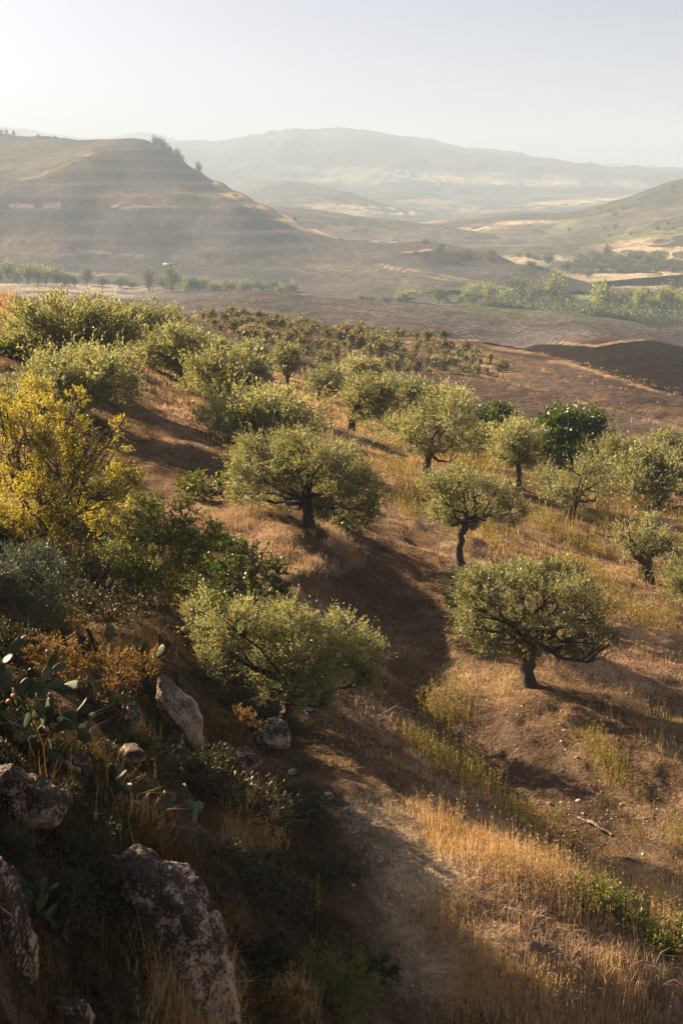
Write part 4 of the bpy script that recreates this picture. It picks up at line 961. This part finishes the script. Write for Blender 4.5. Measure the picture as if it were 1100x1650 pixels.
tufts('golden_grass', 2600, 5, .26, 'gold', [(980,1570,240,120,10),(850,1420,170,45,30),(1050,1600,200,120),(760,1600,90,70,0,.6,.5)], 301, label='golden dry grass over the lower right slope', cat='grass')
tufts('straw_grass', 3600, 7, .24, 'straw', [(415,850,75,28,28),(500,885,62,32,10),(440,880,60,25,30)], 302, lean=.7, label='pale straw grass on the mound under the V-forked olive', cat='grass')
tufts('dry_grass', 7200, 5, .36, 'gold', [(880,890,150,45,20),(960,980,110,45,30),(650,800,70,45,30),(1010,830,100,40,15),(770,750,80,22,8),(640,740,60,24,20),(1060,1050,90,60,35),(480,640,60,30,45),(560,660,70,26,30),(230,560,40,40,30),(0,520,30,40),(740,840,110,30,15),(1000,1130,120,50,35),(900,1060,80,30,25,.5,.5),(780,1080,90,40,30,.5,.4)], 303, label='yellow dry grass between the slope olives', cat='grass')
stalks('weed_stalks', 4400, .58, 'ygreen', [(880,890,160,45,20),(960,980,110,45,30),(650,810,70,45,30),(1020,840,100,40,15),(1060,1050,80,60,35),(760,870,60,40,10),(770,745,80,20,8)], 304, label='green and gold upright weeds between the slope olives', cat='weeds')
stalks('weed_stalks', 1500, .5, 'ygreen', [(790,1285,170,24,35),(900,1180,70,26,40),(960,1230,70,22,45),(1040,1330,80,35,40),(720,1160,40,40),(690,1250,60,22,30)], 305, label='upright weeds along the shadow bands of the lower slope', cat='weeds')
tufts('flattened_straw', 6500, 5, .18, 'straw', [(960,1580,260,120,12),(850,1420,170,50,30),(680,1240,150,60,32),(930,1020,160,60,25)], 313, lean=1.6, label='flattened pale straw between the golden stalks', cat='grass')
stalks('grass_stalks', 3400, .55, 'gold', [(960,1540,250,110,15),(850,1410,160,40,30),(760,1560,80,100)], 306, leavesn=7, label='tall seeding stalks over the lower right slope', cat='weeds')
tufts('brown_weeds', 4000, 6, .3, 'brownweed', [(400,1440,190,170,20),(300,1230,120,70,20),(330,1060,140,60,10),(150,960,220,60,5),(180,860,140,50,10),(560,1450,60,140,-10),(130,1350,120,120)], 307, label='brown weeds and dead grass in the shaded hollow', cat='weeds')
tufts('rust_grass', 1500, 10, .3, 'gold', [(215,1335,30,18,20),(190,1310,22,18),(290,1620,70,50),(330,1570,40,40),(390,1345,40,40),(430,1610,70,40)], 308, lean=.6, label='rusty dry grass tufts around the lichen boulder', cat='grass')
tufts('thin_grass', 4500, 4, .2, 'brownweed', [(700,1400,110,200,-10),(640,1150,140,100,30),(900,1150,200,120,30),(250,650,120,60,30),(620,980,100,70,30)], 309, label='sparse dead grass on the bare soil', cat='grass')
tufts('straw_grass', 2600, 6, .26, 'straw', [(300,640,110,40,35),(200,600,60,30,20),(390,690,40,30),(740,890,50,14,10),(330,600,30,20,40)], 310, lean=.6, label='pale grass on the sunlit patches of the left slope', cat='grass')
def cover(name, n, h, mat, ells, seed, Ln, Wd, label, **kw):
    r3 = np.random.default_rng(seed); P = scatter(n, ells, seed, **kw)
    bump = np.clip(.5 + .9 * fbm(P[:, 0], P[:, 1], .9, 3, seed * .11), .05, 1.4)
    P[:, 2] += h * bump * np.sqrt(r3.random(n))
    D = norm(r3.standard_normal((n, 3)) * .8 + np.array([0, 0, .5]))
    s_ = ((P[:, 1] * cp - P[:, 2] * sp) / F)[:, None]
    V, Q = leaves(P, D, np.maximum(Ln, 3.6 * s_), np.maximum(Wd, 2.0 * s_), r3)
    tag(obj(name, mesh_np(name, V, [Q], M[mat])), label, 'undergrowth', kind='stuff')
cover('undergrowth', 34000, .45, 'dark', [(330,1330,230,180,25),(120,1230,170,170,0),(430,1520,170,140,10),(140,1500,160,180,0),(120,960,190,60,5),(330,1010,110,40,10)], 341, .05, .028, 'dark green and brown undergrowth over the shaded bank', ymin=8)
tufts('dead_grass', 1300, 8, .22, 'brownweed', [(90,1420,130,130,0),(60,1250,110,60,0),(130,1570,90,110,0),(250,1330,90,40,10)], 345, lean=.7, ymin=7, label='dead brown grass between the boulders', cat='grass')
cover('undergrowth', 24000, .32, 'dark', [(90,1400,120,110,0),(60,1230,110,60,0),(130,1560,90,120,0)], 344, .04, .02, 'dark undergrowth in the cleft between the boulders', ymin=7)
cover('undergrowth', 16000, .35, 'rust', [(120,1100,150,60,10),(300,1180,110,40,20),(250,1380,110,60,20),(420,1600,160,60,0),(180,870,120,60,10)], 342, .05, .025, 'rusty dried undergrowth on the crest of the bank', ymin=8)
cover('undergrowth', 12000, .3, 'green', [(230,930,90,60,20),(170,830,80,40,10),(420,1000,50,30),(520,1560,100,60,10),(640,1200,40,30)], 343, .05, .03, 'small green weeds below the yellow tree', ymin=8)
tufts('field_weeds', 900, 5, .32, 'gold', [(880,600,200,10,14),(1000,612,120,8,18),(900,642,250,6,11),(740,600,110,14,5),(700,570,120,16,10),(1000,690,120,30,12,.5,.3),(560,575,200,40,10,.5,.5),(1040,625,70,10,18)], 346, ymin=130, ymax=460, spread=.4, pxw=.8, label='dry weeds along the edges of the ploughed fields', cat='weeds')
# straw litter lying on the soil
def litter(n, ells, seed, label):
    rs = np.random.default_rng(seed); P = scatter(n, ells, seed, pn=.5); P[:, 2] += .015
    a = rs.uniform(0, 6.3, n); D = norm(np.stack([np.cos(a), np.sin(a), rs.normal(0, .25, n)], 1))
    s = ((P[:, 1] * cp - P[:, 2] * sp) / F)[:, None]
    V, Q = leaves(P, D, np.maximum(.12, 5 * s), np.maximum(.018, 1.0 * s), rs)
    tag(obj('straw_litter', mesh_np('straw_litter', V, [Q], M['litter'])), label, 'litter', kind='stuff')
litter(34000, [(680,1240,190,110,30),(960,1050,200,150,30),(760,1400,140,110,30),(900,1250,240,120,35),(300,670,140,80,30),(1000,870,130,60,20),(640,1000,130,120,20),(600,760,60,50,20)], 320, 'broken straw and twigs littering the bare slope')
# clods and pebbles
def clods(n, ells, seed, size, mat, label):
    rs = np.random.default_rng(seed); P = scatter(n, ells, seed, pn=.4); v, fc = ICO[1]
    s = ((P[:, 1] * cp - P[:, 2] * sp) / F)
    r = np.maximum(size, 1.1 * s) * np.exp(rs.normal(0, .45, n))
    J = 1 + rs.uniform(-.3, .3, (n, len(v), 1))
    V = P[:, None] + v[None] * J * r[:, None, None] * np.array([1, 1, .7])
    Q = fc[None] + (np.arange(n) * len(v))[:, None, None]
    tag(obj('clods', mesh_np('clods', V.reshape(-1, 3), [Q.reshape(-1, 3)], mat)), label, 'soil clods', kind='stuff')
M['clod'] = plain_mat('soil_clod', (.24, .15, .10), .95, .3, 3)
M['pebble'] = plain_mat('pale_pebble', (.45, .39, .32), .9, .3, 3)
clods(1800, [(680,1240,190,110,30),(960,1050,200,150,30),(640,1000,130,120,20),(880,1250,240,100,35),(300,670,140,80,30)], 330, .03, M['clod'], 'brown soil clods on the bare slope')
clods(500, [(690,1450,90,160,-8),(620,1330,60,60),(880,1230,220,90,35),(330,1090,100,40),(560,960,90,60)], 331, .022, M['pebble'], 'pale pebbles scattered on the slope')

# single tall weeds and dead wood
def weed_spike(label, px, py, hpx, seed, mat='green', n=2, wid=.035):
    rs = np.random.default_rng(seed); b = ground_at(px, py); s = mpp(b.y, b.z); root = thing('tall_weed', label, 'weed', b, 'tall single weeds')
    for k in range(n):
        H = hpx * s * (1 - .22 * k); off = np.array([(k * 14) * s * (-1), .05 * k, 0]); wd = Wood()
        tipv = off + [rs.uniform(-.05, .08), 0, H]
        wd.tube(curve(off + [0, 0, -.1], (off + tipv) / 2 + [.02, 0, 0], tipv, 6, rs), np.linspace(.012, .004, 6), 5)
        obj('stalk', wd.mesh('stalk', M['barkpale']), root)
        m = 260; t = rs.uniform(.3, 1, m); base = off + (tipv - off) * t[:, None]
        D = norm(np.concatenate([rs.normal(0, .6, (m, 2)), rs.uniform(.4, 1.1, (m, 1))], 1))
        V, Q = leaves(base, D, wid * 2.2 * (1.25 - t[:, None]), wid * .6, rs); obj('leaf_spike', mesh_np('leaf_spike', V, [Q], M[mat]), root)
weed_spike('pair of tall yellow-green weed spikes catching light in the dark hollow', 510, 1500, 100, 401, 'ygreen', 2, .045)
weed_spike('tall dry weed stalk in golden grass at the path edge', 802, 1382, 34, 402, 'gold', 1)
weed_spike('tall dry stalk among the golden grass left of the green shrub', 838, 1510, 40, 403, 'gold', 1)
def log(label, a, b_, r, seed):
    rs = np.random.default_rng(seed); A = np.array(ground_at(*a)); B = np.array(ground_at(*b_)); O = Vector((A + B) / 2)
    wd = Wood(); m = (A + B) / 2 + [0, 0, .08]
    wd.tube(curve(A + [0, 0, r * .6], m, B + [0, 0, r * .6], 9, rs, r * .4) - np.array(O), np.linspace(r, r * .55, 9), 7, .12, rs)
    o = obj('dead_branch', wd.mesh('dead_branch', M['wood']), None, O); tag(o, label, 'branch', 'dead branches on the slope')
log('grey dead branch on the shaded slope, right of centre', (948,1326), (985,1348), .06, 411)
log('thin dead branch lying beside the larger one', (930,1318), (975,1340), .03, 412)
log('dead branch on the slope below the grey one', (1003,1382), (1036,1392), .035, 413)
log('dead stick on bare soil right of the nearest olive', (583,1152), (612,1162), .035, 414)
log('long stick lying across the soil right of the nearest olive crown', (663,968), (705,966), .03, 415)
log('thin stick near the path below the shadow band', (735,1198), (768,1222), .03, 416)
log('pale stick at the upper edge of the pale path', (742,1328), (770,1342), .03, 417)

# ------------------------------------------------------------------ young grove beyond the slope
def low_tree_mesh(name, seed, H, W, mat, nleaf, bark='bark', trunk=.25, lobes_n=6, leaf=.2, tall=1.0):
    rs = np.random.default_rng(seed); wd = Wood(); lobes = []
    for i in range(lobes_n):
        a = rs.uniform(0, 6.3); k = rs.uniform(0, .42); r = rs.uniform(.26, .42)
        z = H * rs.uniform(trunk + .18, .82)
        q = 1 - .45 * abs((z / H - .5)) * 2
        lobes.append((math.cos(a) * k * W * .5 * q, math.sin(a) * k * W * .5 * q, z, W * r * .62 * q, W * r * .62 * q, W * r * .6 * tall))
    wd.tube(curve((0, 0, -.2), (rs.uniform(-.1, .1) * H, 0, H * .3), (0, 0, H * .6), 6, rs), np.linspace(.035 * H, .012 * H, 6), 6)
    for l in lobes: wd.tube(curve((0, 0, H * trunk), (l[0] * .3, l[1] * .3, l[2] * .7), l[:3], 4, rs), np.linspace(.018 * H, .006 * H, 4), 4)
    Vw = np.concatenate(wd.V); Qw = np.concatenate(wd.Q)
    V, Q = foliage(rs, lobes, leaf, leaf * .42, .9, 6, .5, limit=nleaf, under=.3, lump=.35)
    me = mesh_np(name, np.concatenate([Vw, V]), [Qw, Q + len(Vw)], [M[bark], M[mat]])
    idx = np.zeros(len(Qw) + len(Q), np.int32); idx[len(Qw):] = 1
    me.polygons.foreach_set('material_index', idx); me.update()
    return me
YG = [low_tree_mesh('young_tree', 500 + i, 2.6, 2.6 + .25 * i, 'young', 600, leaf=.24, lobes_n=9, trunk=.0, tall=1.3) for i in range(6)]
rs = np.random.default_rng(55)
A, B, C_, D_ = ground_at(318, 512), ground_at(640, 538), ground_at(815, 600), ground_at(420, 578)
nrow, ncol = 12, 24; cnt = 0
for r in range(nrow):
    for c in range(ncol):
        fr, fc = (r + rs.uniform(-.5, .5)) / (nrow - 1), (c + rs.uniform(-.6, .6)) / (ncol - 1)
        top = np.array(A[:2]) * (1 - fc) + np.array(B[:2]) * fc; bot = np.array(D_[:2]) * (1 - fc) + np.array(C_[:2]) * fc
        p = top * (1 - fr) + bot * fr
        if rs.random() < .14: continue
        z = float(ground_z(p[0], p[1])[0]); me = YG[rs.integers(6)]
        o = obj('young_tree', me, None, (p[0], p[1], z)); o.rotation_euler = (0, 0, rs.uniform(0, 6.3)); k = rs.uniform(.32, .75); o.scale = (k * rs.uniform(.85, 1.2), k * rs.uniform(.7, 1.2), k * rs.uniform(.75, 1.2))
        tag(o, 'small young tree in the rows of the far brown grove', 'young tree', 'young trees in the far grove')

# ------------------------------------------------------------------ valley trees
VT = {'round': [low_tree_mesh('valley_tree', 600 + i, 10, 9, 'valley', 1500, leaf=.85, lobes_n=9, trunk=.12) for i in range(4)],
      'dark': [low_tree_mesh('valley_tree', 610 + i, 10, 10, 'valleydark', 1300, leaf=.85, lobes_n=9, trunk=.06) for i in range(3)],
      'willow': [low_tree_mesh('valley_tree', 620 + i, 10, 9, 'willow', 1500, leaf=.8, lobes_n=10, trunk=.1) for i in range(3)],
      'poplar': [low_tree_mesh('valley_tree', 630 + i, 12, 7, 'valley', 1300, leaf=.8, lobes_n=8, trunk=.1, tall=1.5) for i in range(3)],
      'red': [low_tree_mesh('valley_tree', 640 + i, 9, 8, 'redleaf', 1100, leaf=.85, lobes_n=8, trunk=.1) for i in range(2)]}
BH = {'round': (10, 9), 'dark': (10, 10), 'willow': (10, 9), 'poplar': (12, 7), 'red': (9, 8)}
def valley_tree(kind, px, py, w, h, label, group, where=None, name='valley_tree'):
    b = hill_at(where, px, py) if where else surf_at(px, py)
    s = mpp(b.y, b.z); me = VT[kind][rs.integers(len(VT[kind]))]; hh, ww = BH[kind]
    o = obj(name, me, None, b - Vector((0, 0, .3))); o.rotation_euler = (0, 0, rs.uniform(0, 6.3))
    o.scale = (w * s / ww, w * s / ww, h * s / hh * 1.05)
    tag(o, label, 'tree', group); return o
G1 = 'trees along the valley stream'
for kind, px, py, w, h, label in [
  ('willow', 889, 486, 44, 38, 'large rounded pale willow by the orchard, brightest tree in the valley'),
  ('willow', 968, 497, 44, 36, 'pale willow right of the brightest one, before a darker tree'),
  ('round', 996, 497, 28, 26, 'darker tree touching the second pale willow'),
  ('poplar', 277, 469, 30, 40, 'tall pale poplar below the far farmhouse, right of a pair'),
  ('poplar', 240, 469, 30, 36, 'tall pale poplar below the far farmhouse, left of a pair'),
  ('dark', 882, 425, 26, 18, 'lone dark round bush at the end of a pale stubble field'),
  ('willow', 655, 487, 44, 21, 'broad pale tree low in the valley, left of the stream row'),
  ('round', 706, 488, 32, 25, 'grey-green tree standing between the broad pale tree and the stream row'),
  ('red', 775, 478, 34, 20, 'reddish tree at the left of the stream row'),
  ('poplar', 826, 482, 40, 36, 'tall poplar at the middle of the stream row'),
  ('round', 842, 484, 30, 32, 'tall green tree beside the middle poplar of the stream row'),
  ('red', 858, 486, 30, 26, 'reddish-brown tree between the poplar and the brightest willow'),
  ('dark', 915, 488, 34, 16, 'dark low tree at the foot of the brightest willow'),
  ('dark', 978, 416, 20, 20, 'tall dark reddish tree at the top of the far wood'),
  ('round', 313, 468, 24, 18, 'small round tree right of the tall poplar pair'),
  ('round', 140, 460, 26, 24, 'tall tree of the left valley clump'),
  ('round', 120, 461, 22, 14, 'low tree beside the tall one of the left valley clump'),
]:
    valley_tree(kind, px, py, w, h, label, G1)
def many(spec, label, group, seed, where=None, loose=False):
    global rs
    rs = np.random.default_rng(seed)
    for kind, x0, x1, y0, y1, n, w, h in spec:
        for i in range(n):
            t = (i + rs.uniform(-.2, .2)) / max(n - 1, 1)
            px = x0 + (x1 - x0) * t; py = y0 + (y1 - y0) * t + rs.uniform(-1.5, 1.5)
            if loose: px = rs.uniform(min(x0, x1), max(x0, x1)); py = y0 + (y1 - y0) * (px - x0) / (x1 - x0) + rs.uniform(-2, 22)
            valley_tree(kind, px, py, w * rs.uniform(.75, 1.3), h * rs.uniform(.75, 1.25), label, group, where)
many([('willow', 760, 815, 482, 486, 5, 26, 19), ('round', 750, 860, 486, 490, 7, 22, 13)], 'pale green tree in the valley stream row', 'trees of the stream row', 71)
many([('round', 0, 105, 456, 462, 8, 30, 22), ('willow', 10, 90, 448, 452, 5, 28, 20)], 'hazy tree at the left edge of the valley', 'hazy trees at the left valley edge', 72)
many([('round', 165, 470, 464, 470, 13, 26, 13), ('willow', 300, 470, 466, 470, 8, 22, 13)], 'low hazy shrub tree along the valley track under the mesa', 'shrub trees under the mesa', 73)
many([('round', 580, 640, 486, 488, 4, 20, 9), ('round', 720, 760, 489, 490, 3, 18, 9)], 'low shrub tree beside the broad pale valley tree', 'low shrub trees beside the stream row', 74)
many([('willow', 1032, 1105, 500, 500, 6, 28, 26), ('round', 1010, 1105, 488, 490, 7, 24, 18), ('dark', 1085, 1105, 474, 474, 2, 24, 24)], 'tree of the clump at the right edge of the valley', 'trees at the right valley edge', 75)
many([('dark', 910, 1085, 437, 440, 13, 24, 14), ('round', 930, 1075, 430, 432, 11, 22, 14), ('dark', 935, 1060, 420, 424, 9, 20, 12), ('round', 905, 945, 436, 446, 5, 20, 10)], 'dark tree in the far valley wood between stubble fields', 'trees of the far valley wood', 76)
many([('dark', 700, 900, 405, 420, 16, 14, 8), ('dark', 640, 760, 392, 400, 5, 11, 6)], 'tiny dark tree dotted over the hazy valley', 'dots of trees in the hazy valley', 77, None, True)
many([('dark', 250, 262, 234, 240, 3, 14, 12), ('dark', 266, 292, 243, 262, 5, 12, 12)], 'dark tree on the brink of the mesa top', 'trees on the mesa brink', 78, 'mesa_hill')
o = valley_tree('dark', 320, 281, 12, 15, 'lone dark tree on the mesa flank below the brink', 'trees on the mesa brink', 'mesa_hill')
o = valley_tree('dark', 286, 262, 15, 20, 'tallest tree at the right end of the mesa brink', 'trees on the mesa brink', 'mesa_hill')
many([('dark', 0, 22, 216, 218, 3, 9, 6), ('dark', 60, 92, 222, 224, 3, 6, 4)], 'dark tree on the skyline of the left plateau', 'trees on the left plateau skyline', 79, 'mesa_hill')
many([('dark', 335, 500, 292, 362, 7, 9, 4)], 'dark bush along the descending mesa flank', 'bushes on the mesa flank', 80, 'mesa_hill', True)
many([('dark', 960, 1095, 335, 300, 9, 10, 5), ('dark', 900, 1090, 372, 350, 8, 9, 5)], 'dark bush on the scrubby right-hand hill', 'bushes on the right-hand hill', 82, 'scrub_hill', True)
# orchard rows: bushes too small to count
V_, Q_ = [], []; n0 = 0; r2 = np.random.default_rng(90)
for row in range(9):
    for k in range(46):
        px = 770 + k * 7.4 + row * 3; py = 492 + row * 2.9 + (k * 7.4) * .018
        b = ground_at(px, py, 870); s = mpp(b.y, b.z)
        v, q = foliage(r2, [(b.x, b.y, b.z + 1.2, 2.1, 2.1, 1.5)], .9, .5, .8, 4, .4, limit=60); V_.append(v); Q_.append(q + n0); n0 += len(v)
tag(obj('orchard', mesh_np('orchard', np.concatenate(V_), [np.concatenate(Q_)], M['valley'])), 'green orchard rows on the valley floor', 'orchard', kind='stuff')

# ------------------------------------------------------------------ far farmhouse and poles
def box(V, Q, x0, x1, y0, y1, z0, z1):
    n = len(V); V += [(x0,y0,z0),(x1,y0,z0),(x1,y1,z0),(x0,y1,z0),(x0,y0,z1),(x1,y0,z1),(x1,y1,z1),(x0,y1,z1)]
    Q += [[n+a for a in f] for f in ((0,3,2,1),(4,5,6,7),(0,1,5,4),(1,2,6,5),(2,3,7,6),(3,0,4,7))]
hb = hill_at('mesa_hill', 272, 429)
h = thing('farmhouse', 'small pale farmhouse with light roof at the foot of the mesa', 'house', hb); h.scale = (.6, .6, .6)
V, Q = [], []; box(V, Q, -9, 9, 0, 7, -1, 3.2); obj('wall', mesh_np('wall', V, [np.array(Q)], M['wall']), h)
V = [(-9.5,-.5,3.2),(9.5,-.5,3.2),(9.5,7.5,3.2),(-9.5,7.5,3.2),(-9.5,3.5,5.0),(9.5,3.5,5.0)]
obj('roof', mesh_np('roof', V, [np.array([[0,1,5,4],[2,3,4,5]]), np.array([[0,4,3],[1,2,5]])], M['roof']), h)
V, Q = [], []; box(V, Q, -.55, .55, -.06, .1, 0, 1.3); wm = mesh_np('window', V, [np.array(Q)], M['glass'])
for x in (-6, -2, 5): obj('window', wm, h, (x, 0, 1.1))
V, Q = [], []; box(V, Q, -.6, .6, -.06, .1, -.5, 2.0); obj('door', mesh_np('door', V, [np.array(Q)], M['glass']), h, (2, 0, .4))
def pole(label, px, py, hpx, arm=True):
    b = surf_at(px, py); s = mpp(b.y, b.z); H = hpx * s; p = thing('utility_pole', label, 'utility pole', b, 'utility poles in the valley')
    wd = Wood(); wd.tube([(0, 0, -.5), (0, 0, H / 2), (0, 0, H)], [.28, .24, .2], 8); obj('post', wd.mesh('post', M['pole']), p)
    wd = Wood(); wd.tube([(-1.6, 0, H - .6), (0, 0, H - .58), (1.6, 0, H - .6)], [.14, .14, .14], 5); obj('crossarm', wd.mesh('crossarm', M['pole']), p)
pole('utility pole standing against the pale stubble field at right', 1074, 478, 32)
pole('utility pole before the orchard at the right edge', 1087, 524, 22)
pole('utility pole at the lower edge of the orchard', 1025, 522, 12)
